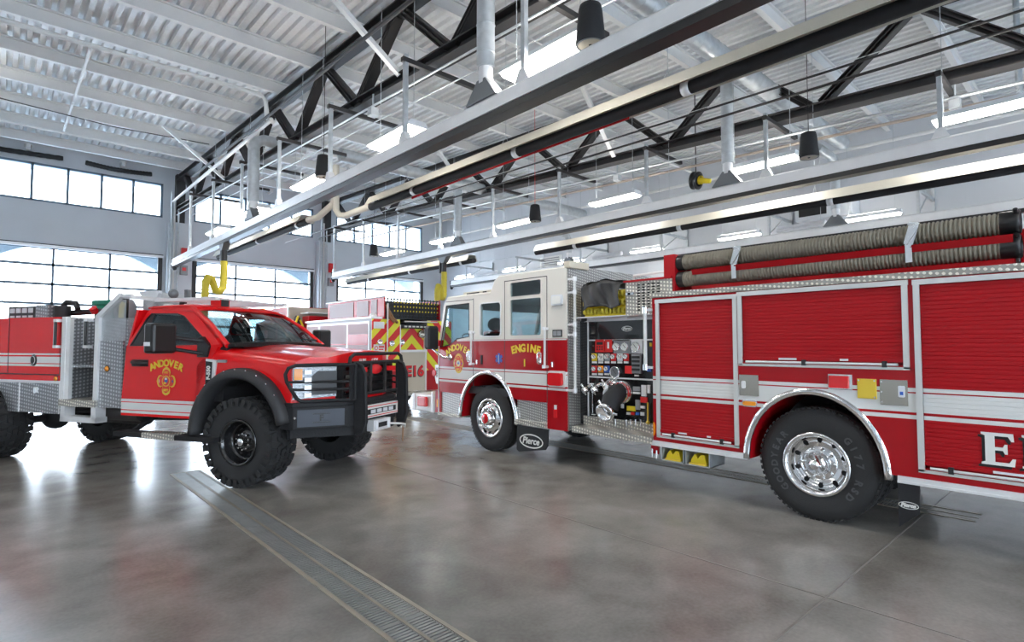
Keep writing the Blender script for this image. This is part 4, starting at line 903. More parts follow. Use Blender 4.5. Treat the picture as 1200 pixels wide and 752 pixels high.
# crosslay bay, speedlay box with slotted door
g = MB(); g.box((EX + .06, 3.84, 2.085), (XR - .06, 5.2, 2.10)); g.box((EX + .08, 4.28, 2.06), (XR - .08, 4.30, 2.49)); g.build('hose_tray', 'alu', E)
g = MB(); y0, y1, z0, z1 = 3.60, 4.27, 2.09, 2.51
sl = []
for i in range(5):
    for j in range(10):
        a = 4.10 - .072 * i; b = 2.145 + .035 * j; sl.append([(a - .05, b), (a, b), (a, b + .018), (a - .05, b + .018)])
g.prism([(y0, z0), (y1, z0), (y1, z1), (y0, z1)], 'x', EX + .04, EX + .055, sl); g.build('slotted_panel', 'tread', E)
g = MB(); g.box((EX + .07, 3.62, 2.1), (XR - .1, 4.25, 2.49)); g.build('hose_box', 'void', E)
g = MB(); g.box((EX + .02, 3.60, 2.51), (XR - .05, 4.29, 2.535)); g.build('box_lid', 'red', E)
g = MB(); g.tube([(EX + .12, 4.2, 2.535), (EX + .12, 4.2, 2.60), (EX + .12, 3.70, 2.61), (EX + .12, 3.70, 2.535)], .016, 10); g.ball((EX + .12, 3.70, 2.62), .03); g.build('lid_rail', 'white', E)
g = MB(); g.cyl((EX + .04, 4.19, 2.36), (EX + .0, 4.19, 2.36), .022); g.box((EX + .0, 4.12, 2.345), (EX + .02, 4.24, 2.375)); g.build('box_latch', 'chrome', E)

# --- rear body
arc = arch_pts(2.065, .53, .62, .71, .56)
RY = -1.05
outl = [(RY, .56)] + [p for p in reversed(arc)] + [(3.85, .56), (3.85, 2.285), (RY, 2.285)]
doors = [(2.83, 3.75, .65, 2.215), (1.29, 2.73, 1.53, 2.235), (-.55, 1.16, .66, 2.23)]
hl = [[(a, c), (b, c), (b, d), (a, d)] for a, b, c, d in doors]
g = side(outl, .05, hl); g.build('body_side', 'body_paint', E)
g = MB(); g.prism(outl, 'x', XR - .05, XR); g.build('body_side', 'body_paint', E)
g = MB(); g.box((EX + .08, RY + .02, .62), (EX + .10, 1.2, 2.25)); g.box((EX + .08, 2.8, .62), (EX + .10, 3.83, 2.25)); g.box((EX + .08, 1.2, 1.4), (EX + .10, 2.8, 2.25)); g.box((EX + .05, 3.80, .56), (XR - .05, 3.85, 2.285)); g.box((EX + .05, RY, .56), (XR - .05, RY + .04, 2.285)); g.build('body_shell', 'red', E)
for k, (a, b, c, d) in enumerate(doors):
    g = MB(); n = int((d - c - .05) / .036); z = c + .05; V = []; h = (d - z) / n
    for i in range(n):
        q = z + i * h; V += [(EX + .0145, q), (EX + .011, q + h * .10), (EX + .010, q + h * .5), (EX + .011, q + h * .90)]
    V.append((EX + .0145, d)); m = len(V)
    g.add([(x, y, zz_) for y in (a, b) for x, zz_ in V], [(i, i + 1, m + i + 1, m + i) for i in range(m - 1)]); ro = g.build('rollup_door', 'rollup_paint', E)
    g = MB(); g.box((EX - .008, a, c + .025), (EX + .012, b, c + .055)); g.build('door_bottom_rail', 'red', ro)
    g = MB(); g.cyl((EX - .022, a + .04, c + .005), (EX - .022, b - .04, c + .005), .012, n=10); g.build('lift_bar', 'alu', ro)
    g = MB()
    for y in (a + .14, (a + b) / 2 + .1 if k == 1 else b - .18): g.box((EX - .036, y - .018, c - .02), (EX - .005, y + .018, c + .035))
    g.build('lift_bar_clip', 'dark', ro)
    g = MB(); g.box((EX - .01, a + (b - a) * .62, c + .03), (EX - .007, a + (b - a) * .74, c + .05)); g.build('door_plate', 'lamp_off', ro); g = MB(); g.box((EX - .01, a + (b - a) * .3, c + .03), (EX - .007, a + (b - a) * .35, c + .05)); g.build('door_plate', 'lamp_off', ro)
    g = MB(); w = .045
    g.box((EX - .018, a - w, c - w * .7), (EX + .02, a, d)); g.box((EX - .018, b, c - w * .7), (EX + .02, b + w, d)); g.box((EX - .022, a - w - .005, d), (EX + .02, b + w + .005, d + w)); g.box((EX - .018, a - w, c - w * .9), (EX + .02, b + w, c - w * .35)); g.build('door_trim', 'trim', E)
g = MB(); g.box((EX - .025, RY, 2.288), (EX + .16, 3.87, 2.345)); g.build('top_ledge', 'tread', E)
g = MB(); g.box((EX + .1, RY, 2.30), (XR - .02, 3.6, 2.33)); g.build('body_top', 'diamond', E)
g = MB(); g.box((EX - .022, 2.70, .505), (EX + .03, 3.87, .525)); g.box((EX - .012, 2.70, .525), (EX + .03, 3.87, .565)); g.build('rub_rail', 'alu', E); g = MB(); g.box((EX - .022, RY, .505), (EX + .03, 1.36, .525)); g.box((EX - .012, RY, .525), (EX + .03, 1.36, .565)); g.build('rub_rail', 'alu', E)
arch_trim(2.065, .53, .665, .755, .515, EX - .03)
g = MB(); g.use('stainless'); g.box((EX - .012, 2.565, 1.175), (EX + .0, 2.77, 1.395)); g.use('alu'); g.prism(rr(2.70, 2.745, 1.25, 1.33, .015), 'x', EX - .02, EX - .01); g.build('fuel_door', None, E)
g = MB(); g.use('chrome'); g.prism(rr(2.58, 2.745, 1.06, 1.13, .03), 'x', EX - .012, EX); g.use('amber'); g.prism(rr(2.595, 2.73, 1.072, 1.118, .02), 'x', EX - .025, EX - .01); g.build('marker_light', None, E)
g = MB(); g.use('chrome'); g.box((EX - .02, 1.69, 1.29), (EX, 1.90, 1.435)); g.use('lens_red'); g.box((EX - .05, 1.72, 1.305), (EX - .018, 1.885, 1.42)); g.build('warning_light', None, E, bevel=.006)
g = MB(); g.use('gold'); g.box((EX - .01, 1.50, 1.22), (EX, 1.655, 1.40)); g.build('access_plate', None, E, bevel=.004)
g = MB(); g.use('stainless'); g.box((EX - .01, 1.265, 1.175), (EX, 1.475, 1.40)); g.use('lamp_off'); g.prism(rr(1.285, 1.335, 1.25, 1.35, .01), 'x', EX - .018, EX - .009); g.use('blue'); g.box((EX - .021, 1.297, 1.27), (EX - .017, 1.322, 1.30)); g.build('access_plate', None, E, bevel=.004)
g = MB()
for y, z in ((1.46, 1.38), (1.46, 1.29), (1.46, 1.20), (1.515, 1.385), (1.515, 1.235), (1.64, 1.385)): g.disc((EX - .012, y, z), (-1, 0, 0), .008, 8)
g.build('screw', 'chrome', E)
g = MB(); g.prism([(3.835, .62), (3.82, .66), (3.82, .74), (3.835, .78)], 'x', EX - .03, EX); g.build('marker_light', 'amber', E)
# big serif letters on the rear door
def serif_E(y, z, h, w):
    """polygons in (left-to-right, up) letter space"""
    s = .05; P = [(0, 0), (1, 0), (1.04, .24), (.94, .24), (.84, .10), (.42, .10), (.42, .46), (.66, .46), (.72, .36), (.80, .36), (.80, .66), (.72, .66), (.66, .56), (.42, .56), (.42, .90), (.82, .90), (.92, .76), (1.0, .76), (.98, 1), (0, 1), (0, .94), (.12, .90), (.12, .10), (0, .06)]
    return [(y - x * w, z + q * h) for x, q in P]
def serif_N(y, z, h, w):
    P = [(0, 0), (.36, 0), (.36, .06), (.26, .1), (.26, .74), (.86, 0), (.98, 0), (.98, .90), (1.1, .94), (1.1, 1), (.72, 1), (.72, .94), (.84, .90), (.84, .34), (.32, 1), (0, 1), (0, .94), (.12, .90), (.12, .1), (0, .06)]
    return [(y - x * w, z + q * h) for x, q in P]
zl = .755
for i, (fn, y) in enumerate([(serif_E, .785), (serif_N, .54), (serif_E, -.2)]):
    if i == 2: continue
    g = MB(); g.prism([(a + .020, b - .022) for a, b in fn(y, zl, .255, .20)], 'x', EX + .004, EX + .0075); l_ = g.build('letter_shadow', 'black', E)
    g = MB(); g.prism(fn(y, zl, .255, .20), 'x', EX - .0, EX + .0035); g.build('lettering', 'gauge', E)
g = MB(); g.text('GINE', .30, (EX + .004, -.10, zl + .115), (0, -1, 0), (0, 0, 1), .003, .006); g.build('lettering', 'gauge', E)
# hose rack wall and troughs above
g = MB(); g.box((EX + .30, RY, 2.33), (EX + .33, 3.62, 2.66)); g.box((EX + .30, RY, 2.33), (EX + .33, .5, 2.80)); g.box((EX + .06, 3.57, 2.33), (EX + .33, 3.72, 2.80)); g.box((EX + .33, 3.55, 2.33), (XR - .2, 3.62, 2.8)); g.build('rack_wall', 'red', E, bevel=.004)
for z in (2.58, 2.385):
    g = MB(); g.prism([(EX + .05, z + .01), (EX + .065, z + .01), (EX + .09, z - .03), (EX + .26, z - .03), (EX + .28, z + .01), (EX + .29, z + .01), (EX + .27, z - .05), (EX + .08, z - .05)], 'y', .55, 3.35); g.build('hose_trough', 'red', E)
for y in (2.82, 1.22):
    g = MB(); g.bar((EX + .062, y - .03, 2.79), (EX + .055, y + .02, 2.60), .075, .02, up=(-1, 0, 0)); g.bar((EX + .055, y + .02, 2.60), (EX + .062, y + .02, 2.44), .05, .02, up=(-1, 0, 0)); g.bar((EX + .045, y - .045, 2.74), (EX + .035, y + .04, 2.60), .02, .02); g.box((EX + .04, y - .03, 2.77), (EX + .3, y + .02, 2.785)); g.cyl((EX + .03, y, 2.58), (EX - .0, y, 2.58), .012); g.build('hose_clamp', 'chrome', E)
# chock holders
g = MB()
for y in (3.62, 3.30):
    g.box((EX + .0, y - .17, .34), (EX + .35, y + .13, .35)); g.box((EX + .0, y + .12, .34), (EX + .35, y + .13, .50)); g.box((EX + .0, y - .17, .34), (EX + .35, y - .16, .50))
g.build('chock_holder', 'galv', E)
g = MB(); g.use('red'); g.box((EX + .02, 3.80, .40), (EX + .05, 3.90, .50)); g.use('chrome'); g.cyl((EX + .0, 3.87, .36), (EX + .0, 3.87, .46), .012, n=8); g.cyl((EX + .0, 3.81, .35), (EX + .0, 3.81, .45), .012, n=8); g.build('drain_cock', None, E)

# things carried by the engine
for k, (y, z) in enumerate([(0, 2.70), (0, 2.50)]):
    t = thing('suction_hose', ['upper ribbed tan suction hose in the rack on the fire engine', 'lower ribbed tan suction hose in the rack on the fire engine'][k], 'hose', (EX + .17, 2.0, z - .09), 'hard suction hoses on the rack')
    xs = EX + .17; g = MB(); n = 92; P = []; Rr = []
    for i in range(n * 4 + 1): P.append((xs, .62 + 2.88 * i / (n * 4), z)); Rr.append([.076, .088, .092, .087][i % 4])
    g.tube(P, Rr, 20, smooth=True); g.build('hose_body', 'hose_tan', t)
    for y0, s in ((.62, -1), (3.50, 1)):
        g = MB(); g.lathe([(.084, -.02), (.094, -.01), (.094, .06), (.097, .07), (.097, .11), (.085, .115), (.08, .08), (.001, .08)], (xs, y0, z), (0, s, 0), 28)
        if s < 0:
            for a in (.3, 2.4, 4.5): g.cyl((xs + .10 * _c(a), y0 - .09, z + .10 * _s(a)), (xs + .135 * _c(a), y0 - .09, z + .135 * _s(a)), .016, n=8)
        g.build('coupling', 'black', t)
for k, y in enumerate([3.62, 3.30]):
    t = thing('wheel_chock', ['yellow wheel chock in the front holder under the fire engine body', 'yellow wheel chock in the rear holder under the fire engine body'][k], 'wheel chock', (EX + .15, y, .355), 'yellow wheel chocks')
    g = MB(); g.box((EX + .02, y - .12, .352), (EX + .30, y + .08, .37)); g.prism([(y - .12, .37), (y + .08, .37), (y + .07, .41), (y + .03, .47), (y - .01, .42), (y - .05, .47), (y - .09, .47), (y - .10, .42)], 'x', EX + .03, EX + .28); g.build('chock_body', 'yellow', t, bevel=.006)
    g = MB(); g.box((EX + .01, y - .125, .352), (EX + .022, y + .085, .372)); [g.disc((EX + .03, y - .07 + .075 * i, .43), (-1, 0, 0), .012, 10, .01) for i in range(2)]; g.build('reflective_edge', 'gold', t)
# folded hose load and its tarp in the crosslay
t = thing('hose_load', 'yellow and orange folded hose under the dark tarp behind the cab', 'hose', (EX + .3, 4.7, 2.10))
g = MB()
for j in range(3): 
    for i in range(11): g.tube([(EX + .13, 4.36 + .064 * i, 2.145 + .11 * j), (EX + .09, 4.36 + .064 * i, 2.15 + .11 * j), (EX + .09, 4.36 + .064 * i, 2.19 + .11 * j), (EX + .13, 4.36 + .064 * i, 2.195 + .11 * j)], .022, 8)
g.build('hose_fold', 'hose_yellow', t)
g = MB(); g.box((EX + .13, 4.34, 2.102), (EX + .9, 5.02, 2.44)); g.build('hose_stack', 'yellow', t)
g = MB()
def tf(u, v):
    y = 4.99 - .64 * u; z = 2.54 - .36 * v
    b = .02 * _s(9 * u + 3 * v) + .015 * _s(21 * u - 6 * v)
    return (EX + .045 - .03 * v + b + (.05 if v < .08 else 0), y + .02 * _s(5 * v), z + .04 * _s(3.2 * u) * (1 - v) + (.06 * abs(_s(4 * u)) * v if v > .9 else 0) + .10 * v * (u > .8) * 0)
g.grid(tf, 40, 24)
g.grid(lambda u, v: (EX + .09 + 2.2 * v, 4.99 - .64 * u, 2.55 + .04 * _s(3.2 * u) + .01 * _s(14 * u + 20 * v)), 24, 20)
tag(g.build('tarp_cover', 'tarp', solid=.006), 'dark wrinkled tarp strapped over the hose bed behind the cab', 'tarp')

# ============================================================ RED PICKUP (brush truck)
TO = Vector((2.189, 7.061, 0)); TA = math.atan2(-.881, .474)
TF_ = Vector((_c(TA), _s(TA), 0)); TL_ = Vector((-_s(TA), _c(TA), 0))
K = thing('brush_truck', 'lifted red pickup truck with black grille guard, mud tyres and metal step box bed', 'truck', (0, 0, 0), anchor=False)
K.location = TO; K.rotation_euler = (0, 0, TA)
def lt(px, py, l):
    """point of the truck's own frame (forward, sideways, up) seen at a pixel on the plane sideways = l"""
    r = ray(px, py); n = np.array(TL_); c = np.array(TO); t = ((c + n * l - CP) @ n) / (r @ n); q = Vector(CP + r * t) - TO
    return Vector((q.dot(TF_), q.dot(TL_), q.z))
TW = 2.14
mat('headlamp', (.42, .44, .46), .2, .7, bump=.5, bscale=60); mat('bumper_insert', (.045, .052, .07), .45)
T_ = TRED; W_ = (.76, .76, .75)
bands('truck_door_paint', [(0, T_), (.808, W_), (.836, T_), (.852, W_), (.940, T_), (.958, W_), (.992, T_)], coat=.8)
bands('truck_box_paint', [(0, T_), (1.40, W_), (1.43, T_), (1.447, W_), (1.542, T_), (1.560, W_), (1.593, T_)], coat=.8)
YA = .10; YZ = TW - .10
def mir(fn): 
    for s in (0, 1): fn(s, (lambda l: l) if s == 0 else (lambda l: TW - l))
# cab lower doors, upper frames, windows
door_lo = [(-2.25, .775), (-.93, .775), (-.93, 1.0), (-.86, 1.25), (-.72, 1.5), (-.56, 1.72), (-2.18, 1.69), (-2.25, 1.0)]
win = [(-2.13, 1.70), (-1.99, 2.08), (-1.93, 2.145), (-1.45, 2.135), (-1.32, 2.10), (-.86, 1.80), (-.78, 1.70)]
up_out = [(-2.185, 1.69), (-2.02, 2.17), (-1.92, 2.23), (-1.42, 2.23), (-1.20, 2.17), (-.56, 1.72), (-.56, 1.69)]
def lean(z): return YA + max(0, z - 1.69) * .33
def upper(poly, holes, th, off=0):
    g = MB(); g.prism(poly, 'y', 0, th, holes); return g
for s in (0, 1):
    sg = 1 if s == 0 else -1; f = (lambda l: l) if s == 0 else (lambda l: TW - l)
    g = MB(); g.prism(door_lo, 'y', f(YA), f(YA + .05)); g.build('cab_door', 'truck_door_paint', K)
    g = MB(); g.prism(up_out, 'y', 0, .05, [win]); g.v = [(x, f(lean(z) + y), z) for x, y, z in g.v]; g.build('door_frame', 'truck_red', K)
    g = MB(); ins = [(x * .985 - .02, z * .99 + .018) for x, z in win]; g.prism(win, 'y', -.004, .03, [[((x + 1.45) * .955 - 1.45, (z - 1.93) * .93 + 1.93) for x, z in win]]); g.v = [(x, f(lean(z) + y), z) for x, y, z in g.v]; g.build('window_seal', 'black', K)
    g = MB(); g.prism(win, 'y', .018, .024); g.v = [(x, f(lean(z) + y), z) for x, y, z in g.v]; g.build('door_window', 'truck_glass', K)
    g = MB(); g.prism([(-2.13, 1.70), (-1.99, 2.08), (-1.93, 2.145), (-1.86, 2.145), (-1.92, 1.70)], 'y', .004, .02); g.v = [(x, f(lean(z) + y), z) for x, y, z in g.v]; g.build('rear_pillar_cover', 'black', K)
    g = MB(); g.use('black'); g.tube([(-2.06, f(YA), 1.49), (-2.03, f(YA - .03), 1.485), (-1.82, f(YA - .03), 1.465), (-1.79, f(YA), 1.46)], .024, 10); g.box((-2.07, f(YA - .002), 1.43), (-1.77, f(YA + .01), 1.52)); g.build('door_handle', None, K)
    # mirror
    g = MB(); g.tube([(-.80, f(YA), 1.76), (-.95, f(YA - .30), 1.80), (-1.0, f(YA - .50), 1.80)], .022, 10); g.tube([(-.80, f(YA), 1.60), (-.95, f(YA - .30), 1.66), (-1.0, f(YA - .50), 1.66)], .022, 10); g.prism([(-.90, 1.56), (-.74, 1.56), (-.70, 1.70), (-.82, 1.82), (-.90, 1.80)], 'y', f(YA - .03), f(YA + .02)); ma = g.build('mirror_arm', 'black', K, bevel=.005)
    g = MB(); g.box((-1.02, f(YA - .66), 1.61), (-.86, f(YA - .34), 1.97)); g.build('side_mirror', 'black', K, bevel=.035)
    if s == 0:
        g = MB(); g.use('lamp_off'); g.box((-1.0, f(YA - .664), 1.70), (-.90, f(YA - .658), 1.745)); g.build('mirror_label', None, K)
    # flares
    for cx, nm in ((-.17, 'f'), (-5.1, 'r')):
        g = MB(); n = 36; t0, t1 = (math.radians(14), math.radians(180)) if nm == 'f' else (math.radians(6), math.radians(174))
        prof = [(1.0, .05, YA + .08), (1.0, .0, .02), (.965, 0, -.03), (.90, 0, -.045), (.86, 0, -.035), (.855, 0, YA + .25)]
        if nm == 'r': break
        def P(t, k):
            sc = prof[k][0]; return (cx + .76 * sc * _c(t), f(prof[k][2]), .60 + .83 * sc * _s(t) + (0 if _s(t) > .3 else 0))
        g.grid(lambda u, v: P(t0 + (t1 - t0) * u, min(5, int(round(v * 5)))), n, 5); fl = g.build('fender_flare', 'flare', K, solid=.01)
        g = MB()
        for i in range(9):
            t = math.radians(40 + 13 * i); g.disc((cx + .76 * .985 * _c(t), f(-.012), .60 + .83 * .985 * _s(t)), (0, -sg, 0), .010, 8, .006)
        g.build('flare_rivet', 'chrome', fl)
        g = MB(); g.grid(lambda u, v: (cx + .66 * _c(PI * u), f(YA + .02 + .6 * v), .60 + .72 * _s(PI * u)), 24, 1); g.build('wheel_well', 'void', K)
# front fenders and hood as one lofted skin per side of the arch
def topz(s):                       # hood height along the truck
    return np.interp(s, [-.62, -.3, 0, .4, .7, .92, 1.0], [1.735, 1.70, 1.68, 1.645, 1.60, 1.54, 1.50])
def sec(s0, n=14):
    """half cross-section: list of (l, z, s)"""
    zt = topz(s0); r = []
    zb = .80
    d = (s0 + .17) / .70
    if abs(d) < 1: zb = max(.80, .60 + .76 * math.sqrt(1 - d * d))
    sh = zt - .20 - .02 * max(0, s0)
    for k, (l, z) in enumerate([(YA, zb), (YA, zb + (sh - zb) * .5), (YA, sh), (YA + .012, sh + .06), (YA + .05, sh + .115), (YA + .13, sh + .15), (YA + .24, sh + .155), (YA + .32, sh + .15), (YA + .42, sh + .175), (YA + .62, zt - .0), (TW / 2, zt + .015)]):
        q = (l - YA) / (TW / 2 - YA); bulge = .42 * (1 - (1 - min(1, q * 1.25)) ** 2.0) * max(0, (s0 + .62) / 1.17) ** 1.5
        r.append((s0 + bulge, l, z))
    return r
SS = [-.93, -.86, -.80, -.74, -.68, -.62, -.55, -.45, -.35, -.25, -.17, -.08, .02, .12, .22, .32, .42, .50, .55]
for s in (0, 1):
    f = (lambda l: l) if s == 0 else (lambda l: TW - l)
    rows = []
    for s0 in SS:
        r = sec(max(s0, -.62))
        if s0 < -.62: r = [(s0, l, min(z, 1.45 + .3 * (s0 + .93) / .31 + .0) if k > 0 else z) for k, (_, l, z) in enumerate(sec(s0))][:4] + [(s0, YA + .012, min(1.5 + (s0 + .93) * .7, 1.7))] * 7
        rows.append([(x, f(l), z) for x, l, z in r])
    g = MB(); n = len(rows[0]); g.add([p for r in rows for p in r], [(i * n + j, i * n + j + 1, (i + 1) * n + j + 1, (i + 1) * n + j) for i in range(len(rows) - 1) for j in range(n - 1)], True)
    g.build('front_fender', 'truck_red', K)
    # front face of the fender and radiator support
    r = rows[-1]; g = MB(); m = len(r); g.add([(x, y, z) for x, y, z in r] + [(x - .0, y, 1.0) for x, y, z in r], [(j, j + 1, m + j + 1, m + j) for j in range(m - 1)]); g.build('nose_panel', 'truck_red', K)
    # headlight
    A = Vector((.555, f(YA + .01), 0)); B = Vector((.86, f(YA + .42), 0)); mid = Vector((.70, f(YA + .17), 0)); o = Vector((.012, -.012 if s == 0 else .012, 0))
    def hp(t, z, k=0): q = (A.lerp(mid, t * 2) if t < .5 else mid.lerp(B, t * 2 - 1)) + o * (1 + k); return (q.x, q.y, z)
    g = MB(); g.grid(lambda u, v: hp(u, 1.07 + .02 * u + (.385 - .0 * u) * v, 1), 8, 4, False); hl = g.build('headlight', 'headlamp', K, solid=.02)
    g = MB(); g.add([hp(.03, 1.30, 4), hp(.24, 1.30, 4), hp(.24, 1.43, 4), hp(.03, 1.43, 4)], [(0, 1, 2, 3)]); g.build('turn_signal', 'amber', hl, solid=.02)
    g = MB(); g.add([hp(.5, 1.12, 3), hp(1.0, 1.12, 3), hp(1.0, 1.40, 3), hp(.62, 1.40, 3), hp(.5, 1.34, 3)], [(0, 1, 2, 3, 4)]); g.build('projector_lamp', 'black', hl, solid=.015)
    g = MB(); 
    for i in range(4): q0 = hp(.30, 1.12 + .09 * i, 4); q1 = hp(.48, 1.12 + .09 * i, 4); g.bar(q0, q1, .01, .05)
    g.build('lamp_reflector', 'alu', hl)
# roof, windshield, pillars
g = MB()
def roof(u, v):
    l = .255 + (TW - .51) * v; e = 4 * v * (1 - v); s0 = -2.0 + .88 * u; z = 2.215 + .035 * min(1, e * 2) + .012 * _s(PI * u) - .05 * max(0, (u - .75) / .25) ** 2
    return (s0 + .05 * e * u, l, z)
g.grid(roof, 12, 16); g.build('cab_roof', 'truck_red', K, solid=.03)
WB = lambda v: (-.50 + .16 * 4 * v * (1 - v), YA + .07 + (TW - 2 * YA - .14) * v, 1.725 + .02 * 4 * v * (1 - v)); WT = lambda v: (-1.17 + .07 * 4 * v * (1 - v), .28 + (TW - .56) * v, 2.175 + .03 * 4 * v * (1 - v))
g = MB(); g.grid(lambda u, v: tuple(Vector(WB(v)).lerp(Vector(WT(v)), u) + Vector((.02, 0, .02)) * _s(PI * u)), 8, 16); g.build('windshield', 'windshield_glass', K)
g = MB(); g.tube([WB(v / 16) for v in range(17)], .018, 8); g.tube([WT(v / 16) for v in range(17)], .014, 8); g.build('windshield_seal', 'black', K)
for v, sg in ((0, -1), (1, 1)):
    a = Vector(WB(v)); b = Vector(WT(v)); g = MB(); g.tube([a + Vector((.02, .02 * sg, -.02)), a.lerp(b, .5) + Vector((.02, .02 * sg, .015)), b + Vector((0, .01 * sg, .0)), Vector((-1.95, b.y - .02 * sg, 2.215))], .034, 12); g.build('roof_pillar', 'truck_red', K)
g = MB(); 
for y0 in (.5, 1.2):
    g.tube([(-.42, y0, 1.765), (-.50, y0 + .25, 1.80), (-.45, y0 + .6, 1.79)], .009, 6)
g.build('wiper', 'black', K)
g = MB(); g.box((-.62, YA + .05, 1.69), (-.36, TW - YA - .05, 1.725)); g.build('cowl_panel', 'black', K)
g = MB(); g.box((-2.24, YA + .03, .80), (-2.20, TW - YA - .03, 1.70)); g.box((-2.2, YA + .06, .80), (-.8, TW - YA - .06, .95)); g.prism([(-.95, 1.0), (-.55, 1.0), (-.50, 1.68), (-.72, 1.72), (-.95, 1.55)], 'y', YA + .06, TW - YA - .06); g.build('cab_interior', 'dark', K)
g = MB(); g.box((-.9, .9, 1.63), (-.72, 1.3, 1.74)); g.box((-.62, .95, 1.74), (-.58, 1.1, 1.80)); g.build('dash_radio', 'grey_plastic', K)
for y in (.55, 1.58):
    g = MB(); g.box((-1.75, y - .25, 1.15), (-1.15, y + .25, 1.35)); g.box((-1.85, y - .24, 1.3), (-1.68, y + .24, 1.87)); g.box((-1.80, y - .13, 1.88), (-1.70, y + .13, 2.06)); g.build('seat', 'seat', K, bevel=.05)
g = MB(); g.lathe([(.19, -.012), (.20, 0), (.19, .012), (.178, 0)], (-1.0, 1.58, 1.66), (-.75, 0, .5), 24); g.build('steering_wheel', 'black', K)
g = MB(); g.prism([(-.80, 1.92), (-.80, 2.0), (-.79, 2.0), (-.79, 1.92)], 'y', .95, 1.18); g.build('inner_mirror', 'black', K)
g = MB(); g.add([(-2.2, .35, 1.72), (-2.2, TW - .35, 1.72), (-2.06, TW - .4, 2.14), (-2.06, .4, 2.14)], [(0, 1, 2, 3)]); g.build('rear_window', 'windshield_glass', K)
g = MB(); g.prism([(-2.25, 1.70), (-2.21, 1.70), (-2.05, 2.19), (-2.09, 2.19)], 'y', YA + .06, .36); g.build('rear_pillar', 'truck_red', K); g = MB(); g.prism([(-2.25, 1.70), (-2.21, 1.70), (-2.05, 2.19), (-2.09, 2.19)], 'y', TW - .36, TW - YA - .06); g.build('rear_pillar', 'truck_red', K)
# door lettering and emblem, badge, marker
U = (1, 0, 0); V_ = (0, 0, 1); SD = YA - .004
g = MB(); g.arc_text('ANDOVER', .125, (-1.445, SD, 1.475), U, V_, .62, .138, .002, .005); g.build('lettering', 'letter_yellow', K)
emblem(K, (-1.435, SD, 1.245), U, V_, .150)
g = MB(); g.use('alu'); g.prism([(-.76, 1.16), (-.70, 1.16), (-.62, 1.27), (-.585, 1.525), (-.76, 1.54)], 'y', YA - .02, YA + .005); g.use('dark'); g.prism([(-.755, 1.21), (-.71, 1.21), (-.66, 1.28), (-.65, 1.50), (-.755, 1.51)], 'y', YA - .024, YA - .018); g.build('fender_badge', None, K)
g = MB(); g.text('F-550', .075, (-.705, YA - .026, 1.365), (0, 0, 1), (-1, 0, 0), .002, .004); g.build('badge_text', 'gauge', K)
g = MB(); g.prism([(-.57, 1.495), (-.44, 1.495), (-.43, 1.51), (-.44, 1.53), (-.57, 1.53), (-.58, 1.51)], 'y', YA - .02, YA + .03); g.build('side_marker', 'grey_plastic', K)
# grille and hood emblem
g = MB(); g.box((.80, .50, 1.06), (.975, 1.64, 1.475)); g.build('grille', 'black', K)
g = MB()
for z in (1.12, 1.22, 1.32, 1.42): g.box((.97, .53, z - .02), (.995, 1.61, z + .02))
g.build('grille_bar', 'gloss_black', K)
g = MB(); g.lathe([(.001, .02), (.09, .018), (.105, 0)], (1.075, 1.07, 1.40), (1, 0, 0), 24); g.v = [(x, 1.07 + (y - 1.07) * 1.35, 1.40 + (z - 1.40) * .62) for x, y, z in g.v]; g.cyl((.98, 1.07, 1.40), (1.08, 1.07, 1.40), .04); g.build('grille_emblem', 'lens_red', K)
for y in (.74, 1.46):
    g = MB(); g.box((1.05, y - .12, 1.37), (1.085, y + .12, 1.43)); g.build('warning_light', 'lens_red', K)
g = MB(); g.text('SUPER DUTY', .075, (.965, 1.07, 1.505), (0, 1, 0), (0, 0, 1), .002, .003); g.build('hood_lettering', 'gauge', K)
# heavy bumper and grille guard
g = MB(); pts = [(.42, .06), (.62, .06), (1.05, .50), (1.10, .62), (1.10, TW - .62), (1.05, TW - .50), (.62, TW - .06), (.42, TW - .06), (.42, TW - .3), (.7, TW - .55), (.7, .55), (.42, .3)]
g.prism(pts, 'z', .72, .98); g.prism([(x * .985, y) for x, y in pts], 'z', .98, 1.03); g.prism([(.50, .14), (1.08, .62), (1.08, TW - .62), (.50, TW - .14), (.7, TW - .6), (.7, .6)], 'z', .60, .72); g.build('front_bumper', 'matte_black', K, bevel=.008)
g = MB(); g.add([(.655, .085, .75), (1.03, .47, .75), (1.03, .47, .95), (.655, .085, .95)], [(0, 1, 2, 3)]); g.v = [(x + .008, y - .008, z) for x, y, z in g.v]; pl = g.build('bumper_plate', 'bumper_insert', K)
u = Vector((.375, .385, 0)).normalized(); g = MB(); g.text('F', .10, Vector((.86, .26, .85)), u, (0, 0, 1), .003, .004)
c_ = Vector((.86, .26, .85))
for a, b in (((-.07, -.06), (-.07, .06)), ((-.10, -.06), (-.10, .06)), ((.07, -.06), (.07, .06)), ((.10, -.06), (.10, .06)), ((-.10, -.05), (.10, -.05)), ((-.10, .05), (.10, .05))): g.bar(c_ + u * a[0] + Vector((0, 0, a[1])), c_ + u * b[0] + Vector((0, 0, b[1])), .008, .008)
g.build('bumper_logo', 'black', pl)
for y in (.09, TW - .09):
    g = MB(); [g.disc((.45 + .1 * i, y - .03 if y < 1 else y + .03, .86), (0, -1 if y < 1 else 1, 0), .014, 8, .012) for i in range(3)]; g.build('bumper_bolt', 'chrome', K)
def bar3(pts, r, name, n=10):
    g = MB(); P = [Vector(p) for p in pts]; return (g.tube(P, r, n), name)
